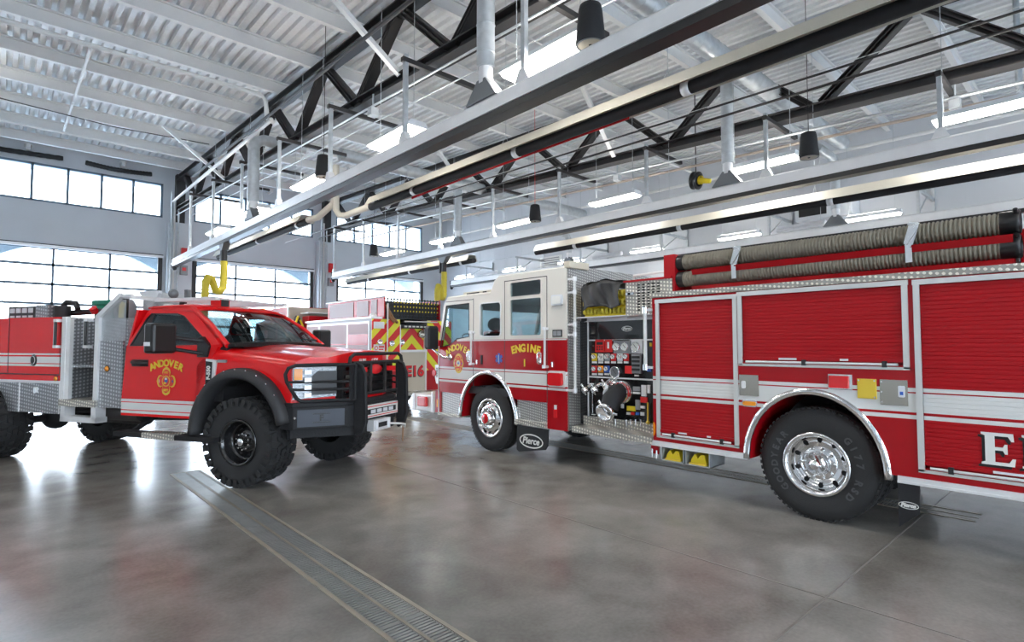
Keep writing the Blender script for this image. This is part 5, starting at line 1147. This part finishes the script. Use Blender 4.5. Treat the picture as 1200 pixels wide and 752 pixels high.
for s in (0, 1):
    f = (lambda l: l) if s == 0 else (lambda l: TW - l)
    g = MB(); x0, y0 = 1.12, f(.58)          # wide flat upright
    g.prism([(1.10, .62), (1.22, .66), (1.26, .78), (1.24, 1.35), (1.18, 1.46), (1.10, 1.46)], 'y', y0 - .012, y0 + .012); g.tube([(1.12, y0, .60), (1.22, y0, .66), (1.26, y0, .78), (1.245, y0, 1.34), (1.19, y0, 1.46), (1.10, y0, 1.49)], .024, 10); g.build('guard_upright', 'matte_black', K)
    g = MB()
    a = Vector((1.13, f(.54), 0)); b = Vector((.53, f(.02), 0)); d = (b - a)
    def W(t, z): q = a + d * t; return Vector((q.x, q.y, z))
    g.tube([W(0, 1.475), W(.45, 1.475), W(.86, 1.47), W(.96, 1.44), W(1.0, 1.37), W(.98, 1.28), W(.84, 1.08), W(.78, 1.05), W(.7, 1.045), W(0, 1.05)], .021, 10)
    g.tube([W(0, 1.27), W(.97, 1.275)], .015, 8); g.tube([W(0, 1.18), W(.91, 1.185)], .015, 8); g.tube([W(.0, 1.05), W(0, 1.475)], .02, 8); g.build('guard_wing', 'matte_black', K)
    g = MB(); g.box((1.09, f(.50) - .03, 1.04), (1.12, f(.50) + .10, 1.47)) if s == 0 else g.box((1.09, f(.50) - .10, 1.04), (1.12, f(.50) + .03, 1.47)); g.build('guard_side_plate', 'matte_black', K)
g = MB(); g.tube([(1.10, .52, 1.49), (1.10, TW - .45, 1.49)], .023, 10); g.tube([(1.10, .46, 1.49), (1.10, .48, 1.56), (1.10, .56, 1.60), (1.10, TW - .56, 1.60), (1.10, TW - .48, 1.56), (1.10, TW - .46, 1.49)], .023, 10); g.tube([(1.10, .56, 1.10), (1.10, TW - .56, 1.10)], .02, 10); g.build('guard_crossbar', 'matte_black', K)
g = MB()
for y in (.90, 1.24): g.box((1.09, y - .02, 1.10), (1.12, y + .02, 1.49))
g.build('guard_post', 'steel_dark', K)
g = MB(); g.use('gauge'); g.box((1.10, .66, .79), (1.15, 1.50, .95)); g.use('red_sticker'); g.box((1.15, .66, .805), (1.153, 1.50, .815)); g.box((1.15, .66, .925), (1.153, 1.50, .935)); g.use('dark'); g.box((1.15, .72, .835), (1.157, 1.44, .90)); g.build('winch_light_bar', None, K)
for i in range(4):
    g = MB(); g.box((1.155, .84 + .14 * i, .845), (1.165, .94 + .14 * i, .89)); g.build('light_pod', 'lamp_off', K)
g = MB(); g.use('alu'); g.box((1.10, .84, .62), (1.20, 1.24, .76)); g.use('dark'); g.box((1.2, .93, .66), (1.205, 1.15, .72)); g.use('alu'); g.cyl((1.21, .9, .64), (1.21, .9, .75), .02); g.cyl((1.21, 1.18, .64), (1.21, 1.18, .75), .02); g.build('winch_fairlead', None, K, bevel=.006)
g = MB(); g.tube([(1.2, 1.2, .68), (1.28, 1.36, .66), (1.30, 1.45, .64), (1.27, 1.5, .60), (1.22, 1.47, .60)], .014, 8); g.build('winch_hook', 'alu', K)
g = MB(); g.box((1.285, 1.40, .42), (1.29, 1.42, .62)); g.build('hook_strap', 'brown', K)
# wheels and running gear
for (x, y, a, w) in ((-.17, 0.02, -1, .40), (-.17, TW - .02, 1, .40), (-5.1, .0, -1, .42), (-5.1, TW - .0, 1, .42)):
    wheel(K, (x, y, .536), (0, a, 0), .515, w, 'mud', .27, fwd=(1, 0, 0))
g = MB(); g.cyl((-.17, .3, .50), (-.17, TW - .3, .50), .055); g.ball((-.17, 1.35, .5), .15); g.build('axle', 'dark', K); g = MB(); g.cyl((-5.1, .3, .52), (-5.1, TW - .3, .52), .06); g.ball((-5.1, TW / 2, .52), .2); g.build('axle', 'dark', K)
g = MB()
for y in (.62, TW - .62): g.box((-5.8, y - .04, .70), (1.0, y + .04, .86)); g.cyl((-.17, y, .5), (-.12, y, 1.1), .05)
g.bar((-.2, .5, .55), (.85, .55, .66), .05, .05); g.bar((-.2, TW - .5, .55), (.85, TW - .55, .66), .05, .05); g.cyl((-.1, .3, .45), (.0, TW - .4, .58), .022); g.cyl((-4.3, TW / 2, .55), (-1.2, TW / 2, .68), .05); g.build('frame_rail', 'dark', K)
g = MB(); g.cyl((-2.9, .4, .78), (-2.2, .4, .78), .13, n=20); g.cyl((-2.6, .75, .66), (-3.6, .75, .66), .12, n=20); g.build('fuel_tank', 'steel_dark', K)
g = MB(); g.box((-2.15, -.07, .53), (-.45, .12, .59)); g.bar((-.62, .0, .58), (-.5, .35, .80), .05, .05); g.bar((-2.0, .1, .58), (-2.0, .5, .78), .05, .05); sb = g.build('side_step', 'matte_black', K)
g = MB(); g.box((-1.62, -.085, .528), (-1.08, .11, .602)); g.build('step_pad', 'tread', sb)
g = MB(); g.bar((-2.62, 1.7, .60), (-2.5, 1.8, .54), .12, .08); g.box((-2.62, 1.6, .56), (-2.44, 1.75, .62)); g.build('hazard_strap', 'yellow', K)
# rear body: red locker, diamond plate boxes
g = MB(); g.box((-5.95, YA, 1.20), (-3.47, YA + .5, 2.115)); g.build('locker', 'truck_box_paint', K, bevel=.004)
g = MB(); g.box((-5.95, TW - .6, 1.20), (-3.47, TW - YA, 2.115)); g.build('locker', 'truck_box_paint', K)
g = MB(); g.box((-4.635, YA - .004, 1.31), (-4.625, YA + .005, 2.11)); g.box((-5.9, YA - .006, 1.283), (-3.49, YA + .005, 1.298)); g.box((-3.495, YA - .004, 1.30), (-3.487, YA + .005, 2.11)); g.build('locker_seam', 'dark', K)
g = MB(); g.box((-5.95, YA - .01, 1.178), (-3.47, YA + .1, 1.205)); g.build('locker_sill', 'alu', K)
g = MB(); g.use('black'); g.lathe([(.001, .012), (.055, .014), (.068, .006), (.07, 0)], (-4.055, YA, 1.495), (0, -1, 0), 24); g.use('alu'); g.lathe([(.05, .014), (.045, .018)], (-4.055, YA, 1.495), (0, -1, 0), 24); g.v = [(x, y, 1.495 + (z - 1.495) * 1.2) for x, y, z in g.v]; g.build('locker_latch', None, K)
g = MB(); g.use('black'); g.disc((-3.555, YA, 1.235), (0, -1, 0), .04, 16, .006); g.use('amber'); g.lathe([(.001, .025), (.03, .02), (.034, 0)], (-3.555, YA, 1.235), (0, -1, 0), 16); g.build('marker_light', None, K)
ap = arch_pts(-5.1, .52, .54, .64, .74)
g = MB(); g.prism([(-5.95, .74)] + [p for p in reversed(ap)] + [(-3.46, .74), (-3.46, 1.178), (-5.95, 1.178)], 'y', YA, YA + .04); g.build('under_box', 'diamond_truck', K)
g = MB(); g.box((-3.9, YA + .05, .76), (-3.5, YA + .45, 1.17)); g.box((-5.9, YA + .45, .86), (-3.47, TW - .5, 1.25)); g.build('bed_frame', 'dark', K)
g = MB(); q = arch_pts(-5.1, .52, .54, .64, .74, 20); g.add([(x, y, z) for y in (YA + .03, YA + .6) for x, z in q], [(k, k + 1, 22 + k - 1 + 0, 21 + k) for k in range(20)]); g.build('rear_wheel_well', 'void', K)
g = MB()
for x in (-4.345, -3.475): g.box((x - .008, YA - .008, .74), (x + .008, YA + .002, 1.178))
g.box((-5.9, YA - .008, 1.165), (-3.46, YA + .002, 1.18)); g.build('box_edge', 'alu', K)
g = MB(); g.use('alu'); g.prism([(-4.02, 1.03), (-3.94, 1.03), (-3.94, 1.11), (-4.02, 1.11)], 'y', YA - .012, YA); g.use('chrome'); g.box((-4.0, YA - .022, 1.02), (-3.96, YA - .01, 1.09)); g.build('paddle_latch', None, K)
# step bay frame
g = MB()
g.box((-3.46, YA - .01, .95), (-3.38, YA + .06, 2.115)); g.box((-3.38, YA, .95), (-3.30, YA + .05, 2.115)); g.box((-2.79, YA - .01, .86), (-2.72, YA + .06, 2.115)); g.build('step_frame', 'alu', K)
g = MB(); g.box((-3.38, YA + .50, .90), (-2.72, YA + .53, 2.11)); g.box((-3.39, YA + .05, .9), (-3.37, YA + .52, 2.11)); g.box((-3.37, YA + .05, 1.40), (-2.74, YA + .5, 1.43)); g.build('step_bay', 'diamond_truck', K)
g = MB(); g.box((-3.45, YA - .03, .86), (-2.72, YA + .50, .955)); g.build('upper_step', 'tread', K)
g = MB(); g.box((-3.42, YA - .02, .655), (-3.33, YA + .12, .86)); g.box((-2.80, YA - .02, .655), (-2.71, YA + .12, .86)); g.box((-3.42, YA - .02, .645), (-2.71, YA + .14, .72)); g.build('lower_step', 'alu', K)
for x in (-3.53, -2.915):
    g = MB(); g.use('black'); g.cyl((x, YA - .05, 1.70), (x, YA - .05, 2.05), .018, n=10); g.use('alu'); g.box((x - .02, YA - .07, 2.04), (x + .05, YA + .02, 2.08)); g.box((x - .02, YA - .07, 1.67), (x + .05, YA + .02, 1.71)); g.box((x - .035, YA - .055, 1.70), (x - .02, YA - .02, 2.05)); g.build('grab_handle', None, K)
g = MB(); g.box((-2.72, YA + .02, .86), (-2.28, YA + .05, 1.77)); g.build('side_panel', 'panel_red_diamond' if 'panel_red_diamond' in MATS else 'diamond_truck', K)
g = MB(); g.use('black'); g.disc((-2.56, YA + .02, 1.39), (0, -1, 0), .045, 18, .008); g.use('amber'); g.lathe([(.001, .03), (.03, .024), (.036, .006)], (-2.56, YA + .02, 1.39), (0, -1, 0), 18); g.build('marker_light', None, K)
g = MB(); g.bar((-2.775, YA + .02, 2.09), (-2.33, YA + .02, 2.395), .06, .06, up=(-1, 0, 1)); g.bar((-2.33, YA + .02, 2.38), (-2.12, YA + .02, 2.38), .05, .04); g.bar((-2.36, YA, 2.38), (-2.36, TW - YA, 2.38), .05, .05); g.build('rack_tube', 'alu', K)
# expanded metal screens
def mesh_screen(P, nu, nv, name, m='galv', r=.0030):
    g = MB()
    for i in range(-nv, nu + 1):
        for sgn in (1, -1):
            pts = []
            for j in range(nv + 1):
                a = (i + j) / nu if sgn > 0 else (nu - i - j) / nu
                if 0 <= a <= 1: pts.append(Vector(P(a, j / nv)))
            for k in range(len(pts) - 1): g.bar(pts[k], pts[k + 1], r, r * 2)
    return g.build(name, m, K)
mesh_screen(lambda a, b: (-2.72 + .46 * a, YA + .035, 1.77 + (.56 - 0 * a) * b * (min(1, .55 + a * .9))), 16, 20, 'screen_panel')
mesh_screen(lambda a, b: (-2.30, .2 + (TW - .4) * a, 1.75 + .6 * b), 44, 20, 'cab_guard_screen')
# top of the bed: equipment carried
g = MB(); g.use('alu'); g.box((-2.10, .42, 2.315), (-1.0, .50, 2.36)); g.box((-2.10, 1.70, 2.315), (-1.0, 1.78, 2.36)); 
for i in range(7): g.box((-2.10 + .17 * i, .42, 2.33), (-2.06 + .17 * i, 1.78, 2.35))
g.use('black'); g.box((-1.85, .6, 2.24), (-1.78, .66, 2.32)); g.box((-1.15, .6, 2.22), (-1.08, .66, 2.32)); g.build('roof_rack', None, K)
g = MB(); g.use('truck_red'); g.box((-1.22, .55, 2.22), (-1.06, .72, 2.36)); g.use('dark'); g.box((-1.055, .57, 2.24), (-1.05, .70, 2.34)); g.build('roof_beacon', None, K, bevel=.01)
for (x, y) in ((-1.5, .45), (-1.25, 1.5), (-1.15, 1.07), (-1.75, .35)):
    g = MB(); g.box((x - .06, y - .03, 2.235), (x + .06, y + .03, 2.275)); g.build('roof_marker', 'amber' if y > 1.4 else 'gauge', K, bevel=.01)
g = MB(); g.box((-3.80, .63, 1.20), (-2.35, 1.5, 2.05)); g.build('water_tank', 'clutch', K, bevel=.03)
def onbed(name, label, cat, parts, group=None):
    t = thing(name, label, cat, (0, 0, 0), group, anchor=False); t.location = TO; t.rotation_euler = (0, 0, TA)
    for nm, gg, m, bv in parts: gg.build(nm, m, t, bevel=bv)
    return t
g = MB(); g.box((-4.95, .25, 2.118), (-4.30, .55, 2.30)); h = MB()
for i in range(4): h.box((-4.88 + .14 * i, .235, 2.20), (-4.79 + .14 * i, .25, 2.27)); h.box((-4.88 + .14 * i, .24, 2.13), (-4.79 + .14 * i, .25, 2.16))
h2 = MB(); h2.box((-4.30, .24, 2.118), (-4.02, .55, 2.31))
onbed('control_console', 'black control console with pale display windows and a metal box on the pickup bed', 'console', [('console_body', g, 'black', .01), ('display_window', h, 'lamp_off', 0), ('metal_box', h2, 'diamond_truck', 0)])
g = MB(); g.prism([(-3.70, 2.08), (-3.30, 2.08), (-3.30, 2.33), (-3.70, 2.33)], 'y', .68, .98); h = MB(); h.box((-3.73, .66, 2.33), (-3.27, 1.0, 2.40))
q = MB(); q.box((-3.68, .70, 2.052), (-3.32, .96, 2.08))
onbed('storage_bin', 'green lidded box on the pickup bed behind the step frame', 'box', [('bin_body', g, 'green', .01), ('bin_lid', h, 'green', .01), ('bin_foot', q, 'dark', 0)])
g = MB(); g.cyl((-3.95, .4, 2.118), (-3.95, .4, 2.30), .10, n=16); g.tube([(-3.95, .4, 2.3), (-3.9, .42, 2.36), (-3.75, .45, 2.34), (-3.7, .45, 2.25)], .04, 10); g.tube([(-3.95, .5, 2.2), (-3.4, .55, 2.22), (-3.2, .55, 2.2)], .045, 10)
h = MB(); h.cyl((-3.4, .5, 2.2), (-3.38, .45, 2.26), .05)
onbed('hose_pump', 'dark pump with hoses next to the green box on the pickup bed', 'pump', [('pump_body', g, 'dark', 0), ('pump_fitting', h, 'lens_red', 0)])
g = MB(); g.lathe([(.10, -.06), (.18, -.05), (.18, .05), (.10, .06)], (-3.08, .72, 2.235), (0, 1, 0), 20); h = MB(); h.tube([(-3.0, .60, 2.12), (-2.96, .58, 2.3), (-2.95, .60, 2.34)], .035, 8)
onbed('cord_reel', 'black hose reel with a yellow grip behind the diagonal tube of the pickup', 'reel', [('drum', g, 'black', 0), ('reel_grip', h, 'yellow', 0)])
g = MB(); g.box((-2.86, .82, 2.052), (-2.52, 1.3, 2.50)); h = MB(); h.prism([(-2.86, 2.52), (-2.45, 2.52), (-2.45, 2.48), (-2.60, 2.20)], 'y', .75, .81)
onbed('equipment_cabinet', 'pale metal cabinet standing behind the pickup cab', 'cabinet', [('cabinet_body', g, 'galv', .01), ('cabinet_bracket', h, 'lamp_off', 0)])
g = MB(); g.ball((-2.15, .75, 2.46), (.07, .07)); g.cyl((-2.15, .75, 2.36), (-2.15, .75, 2.44), .03); g.box((-2.0, .8, 2.40), (-1.94, .86, 2.52))
onbed('work_light', 'small work light on top of the rack behind the pickup cab', 'lamp', [('lamp_body', g, 'clutch', 0)])

# ============================================================ THE OTHER ENGINE (E16), seen from behind
GX, GY = 6.80, 12.6; GXR = 9.24; GC = 8.03
def chev():
    m = bpy.data.materials.new('chevron'); m.use_nodes = True; n, l = nt(m); p = n['Principled BSDF']; p.inputs['Roughness'].default_value = .35
    t = n.new('ShaderNodeTexCoord'); s = n.new('ShaderNodeSeparateXYZ'); l.new(t.outputs['Object'], s.inputs[0])
    def M(op, a, b=None):
        x = n.new('ShaderNodeMath'); x.operation = op
        for i, v in enumerate((a, b)):
            if v is None: continue
            if isinstance(v, (int, float)): x.inputs[i].default_value = v
            else: l.new(v, x.inputs[i])
        return x.outputs[0]
    a = M('ADD', M('MULTIPLY', M('ABSOLUTE', s.outputs['X']), 1.05), s.outputs['Z'])
    f = M('LESS_THAN', M('FRACT', M('ADD', M('DIVIDE', a, .46), .15)), .5)
    mx = n.new('ShaderNodeMix'); mx.data_type = 'RGBA'; mx.inputs[6].default_value = (.75, .02, .02, 1); mx.inputs[7].default_value = (.80, .75, .03, 1)
    l.new(f, mx.inputs[0]); l.new(mx.outputs[2], p.inputs['Base Color']); MATS['chevron'] = m
chev(); mat('shutter_sheen', (.36, .22, .23), .45); mat('bed_panel', (.40, .32, .34), .45); mat('vehicle_white', (.33, .32, .34), .4)  # shutter pink has the gloss reflected on red roll-ups mixed into its colour
S = thing('fire_engine', 'engine marked E16 parked ahead with red and yellow chevron stripes on its back', 'fire engine', (GC, 16.5, 0))
def bx(m, a, b, name, par=S, bv=0): g = MB(); g.box(a, b); return g.build(name, m, par, bevel=bv)
yb = GY
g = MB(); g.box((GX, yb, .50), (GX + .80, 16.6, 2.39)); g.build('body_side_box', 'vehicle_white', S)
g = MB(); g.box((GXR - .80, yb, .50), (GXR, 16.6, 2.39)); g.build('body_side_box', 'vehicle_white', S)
bx('dark', (GX + .8, yb + .7, .5), (GXR - .8, 16.6, 2.3), 'center_body')
bx('chevron', (GX + .0, yb - .012, 1.05), (GX + .80, yb, 2.38), 'rear_panel'); bx('chevron', (GXR - .80, yb - .012, 1.05), (GXR, yb, 2.38), 'rear_panel')
bx('chevron', (GX + .8, yb + .10, 1.56), (GXR - .8, yb + .14, 2.25), 'rear_panel')
bx('red', (GX, yb - .012, .5), (GX + .80, yb, 1.05), 'rear_lower_panel'); bx('red', (GXR - .80, yb - .012, .5), (GXR, yb, 1.05), 'rear_lower_panel')
bx('beige', (GX + .84, yb + .02, .52), (GXR - .84, yb + .08, 1.54), 'rear_rollup_door')
g = MB(); g.text('E16', .38, (GX + 1.28, yb + .012, 1.03), (1, 0, 0), (0, 0, 1), .004, .014); sh = g.build('lettering', 'lens_red', S)
g = MB(); g.text('E16', .38, (GX + 1.265, yb + .016, 1.015), (1, 0, 0), (0, 0, 1), .003, .022); g.build('letter_shadow', 'black', S)
bx('alu', (GX + .80, yb, .5), (GX + .84, yb + .12, 2.25), 'door_jamb'); bx('alu', (GXR - .84, yb, .5), (GXR - .80, yb + .12, 2.25), 'door_jamb')
bx('alu', (GX + .80, yb - .02, 1.54), (GXR - .8, yb + .1, 1.60), 'door_header'); bx('dark', (GX + .84, yb - .03, 2.16), (GXR - .84, yb + .12, 2.26), 'light_stick')
g = MB()
for i in range(6): g.box((GX + .92 + .12 * i, yb - .045, 2.19), (GX + 1.0 + .12 * i, yb - .03, 2.23))
g.build('stick_lamp', 'gauge', S)
bx('tread', (GX, yb - .35, .44), (GXR, yb, .52), 'rear_step')
bx('alu', (GX + .04, yb - .03, 2.14), (GX + .34, yb - .012, 2.31), 'scene_light', bv=.01); bx('lamp_off', (GX + .07, yb - .04, 2.16), (GX + .31, yb - .03, 2.29), 'lens')
bx('gauge', (GX + .05, yb - .02, 1.56), (GX + .36, yb - .012, 1.74), 'sign_plate'); 
g = MB(); g.lathe([(.035, .002), (.05, .004), (.05, .0)], (GX + .12, yb - .02, 1.65), (0, -1, 0), 18); g.box((GX + .19, yb - .024, 1.66), (GX + .34, yb - .02, 1.70)); g.box((GX + .19, yb - .024, 1.60), (GX + .32, yb - .02, 1.63)); g.build('sign_print', 'red_sticker', S)
for (x, z, m) in ((GX + .56, 1.77, 'chrome'), (GX + .22, 1.80, 'chrome'), (GX + .93, 1.80, 'chrome')):
    g = MB(); g.lathe([(.075, 0), (.075, .03), (.05, .035), (.045, .02), (.001, .02)], (x, yb - .012 if x < GX + .8 else yb + .1, z), (0, -1, 0), 20); g.build('discharge_cap', m, S)
g = MB(); g.lathe([(.10, 0), (.11, .10), (.08, .12), (.06, .05), (.001, .05)], (GX + 1.50, yb + .1, 2.02), (0, -1, 0), 20); g.build('intake_cap', 'stainless', S)
g = MB(); g.cyl((GX + .40, yb - .08, 1.36), (GX + .40, yb - .08, 2.78), .02, n=10); [g.cyl((GX + .40, yb - .08, z), (GX + .40, yb, z), .015, n=8) for z in (1.38, 2.3)]; g.build('grab_rail', 'white', S)
g = MB(); g.cyl((GX + .9, yb - .06, 2.34), (GXR - .5, yb - .06, 2.34), .018, n=8); g.build('grab_rail', 'white', S)
bx('alu', (GX - .02, yb, 2.39), (GX + .30, 16.7, 2.44), 'side_ledge')
g = MB(); g.lathe([(.001, .10), (.06, .09), (.09, .04), (.10, 0)], (GX + .12, yb + .15, 2.44), (0, 0, 1), 16); g.build('beacon', 'alu', S)
# side shutters facing the open floor
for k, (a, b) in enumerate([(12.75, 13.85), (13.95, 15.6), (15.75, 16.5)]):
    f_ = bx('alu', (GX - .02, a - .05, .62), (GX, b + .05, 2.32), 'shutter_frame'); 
    bx('shutter_sheen' if k else 'shutter_sheen', (GX - .026, a, .67), (GX - .018, b, 2.27), 'rollup_door'); bx('red', (GX - .03, a, 1.72), (GX - .024, b, 2.0) if k == 0 else (GX - .024, b, 1.76), 'stripe')
    bx('alu', (GX - .04, a + .04, 1.52), (GX - .02, b - .04, 1.56), 'lift_bar')
# hose bed with red side and white glossy panels, cargo net
bx('red', (GX + .34, yb, 2.39), (GX + .37, 15.9, 2.95), 'hose_bed_side'); bx('red', (GXR - .40, yb, 2.39), (GXR - .37, 15.9, 2.95), 'hose_bed_side')
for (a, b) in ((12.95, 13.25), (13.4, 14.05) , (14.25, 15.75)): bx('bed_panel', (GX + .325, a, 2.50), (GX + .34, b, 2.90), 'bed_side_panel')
bx('alu', (GX + .30, yb, 2.95), (GX + .40, 15.95, 2.975), 'bed_top_rail')
bx('net', (GX + .40, yb + .12, 2.40), (GXR - .42, 15.8, 2.86), 'hose_bed_load')
g = MB(); xa, xb = GX + .38, GXR - .38
for i in range(19):
    x = xa + (xb - xa) * i / 18; g.box((x - .016, yb + .04, 2.40), (x + .016, yb + .055, 2.94))
for j in range(6):
    z = 2.42 + .098 * j; g.box((xa, yb + .03, z - .014), (xb, yb + .045, z + .014))
g.build('cargo_net', 'black', S)
g = MB()
for j in range(1, 4):
    for i in range(15): x = xa + .28 + (xb - xa - .35) * i / 14; z = 2.50 + .11 * j; g.box((x - .013, yb + .020, z - .018), (x + .013, yb + .04, z + .020))
g.build('hose_fold_edge', 'yellow', S)
g = MB(); g.tube([(GX + .42, yb + .0, 2.75), (GX + .44, yb - .04, 2.6), (GX + .46, yb - .05, 2.45), (GX + .60, yb - .05, 2.32)], .04, 8); g.tube([(GX + .48, yb + .0, 2.6), (GX + .56, yb - .06, 2.42), (GX + .70, yb - .05, 2.30)], .035, 8); g.build('nozzle_hose', 'brown', S)
# pump area and cab ahead
bx('dark', (GX + .1, 16.6, .6), (GXR - .1, 17.4, 2.2), 'pump_house'); bx('red', (GX + .12, 16.75, 2.2), (GX + .9, 17.25, 2.62), 'speedlay_box'); bx('alu', (GX + .08, 16.7, 2.70), (GX + .95, 17.3, 2.74), 'speedlay_lid')
cabp = [(17.4, .5), (18.2, .5), (18.3, 1.2), (19.3, 1.2), (19.4, .5), (20.6, .5), (20.7, 1.7), (20.45, 2.5), (19.6, 2.55), (19.3, 2.92), (17.4, 2.92)]
g = MB(); g.prism(cabp, 'x', GX - .25, GXR - .1); g.build('cab_body', 'red', S, bevel=.02)
bx('tan_panel', (GX - .24, 17.36, .6), (GXR - .12, 17.4, 2.90), 'cab_rear_wall')
for a, b in ((17.6, 18.3), (18.5, 19.2), (19.5, 20.3)): bx('gloss_black', (GX - .262, a, 1.85), (GX - .25, b, 2.45), 'side_window')
g = MB(); g.box((GX - .27, 17.4, 2.55), (GX - .24, 17.5, 2.9)); g.build('corner_light', 'white', S)
for (y, w_) in ((14.9, .6), (18.75, .32)):
    wheel(S, (GX + .03, y, .53), (-1, 0, 0), .53, .3, 'dish', .29); wheel(S, (GXR - .03, y, .53), (1, 0, 0), .53, w_, 'dish', .29)
bx('dark', (GX + .7, 13.3, .5), (GXR - .7, 20.5, .8), 'chassis')
# coats and straps stowed between pump house and cab
t = thing('turnout_gear', 'yellow and black gear hung at the back of the other engine cab', 'gear', (GX - .0, 17.2, 1.9))
g = MB(); g.tube([(GX - .06, 17.2, 2.62), (GX - .10, 17.15, 2.45), (GX - .08, 17.1, 2.1), (GX - .05, 17.1, 1.9)], [.06, .12, .16, .12], 12); g.build('coat', 'dark', t)
g = MB(); g.tube([(GX - .10, 17.02, 2.62), (GX - .2, 16.98, 2.4), (GX - .22, 16.95, 2.2), (GX - .2, 16.95, 2.1)], .035, 8); g.tube([(GX - .05, 17.0, 2.5), (GX + .02, 16.95, 2.3), (GX + .0, 16.93, 2.1)], .03, 8); g.build('strap', 'yellow', t)
g = MB(); g.ball((GX - .05, 16.98, 2.12), (.08, .08)); g.build('helmet_lamp', 'amber', t)
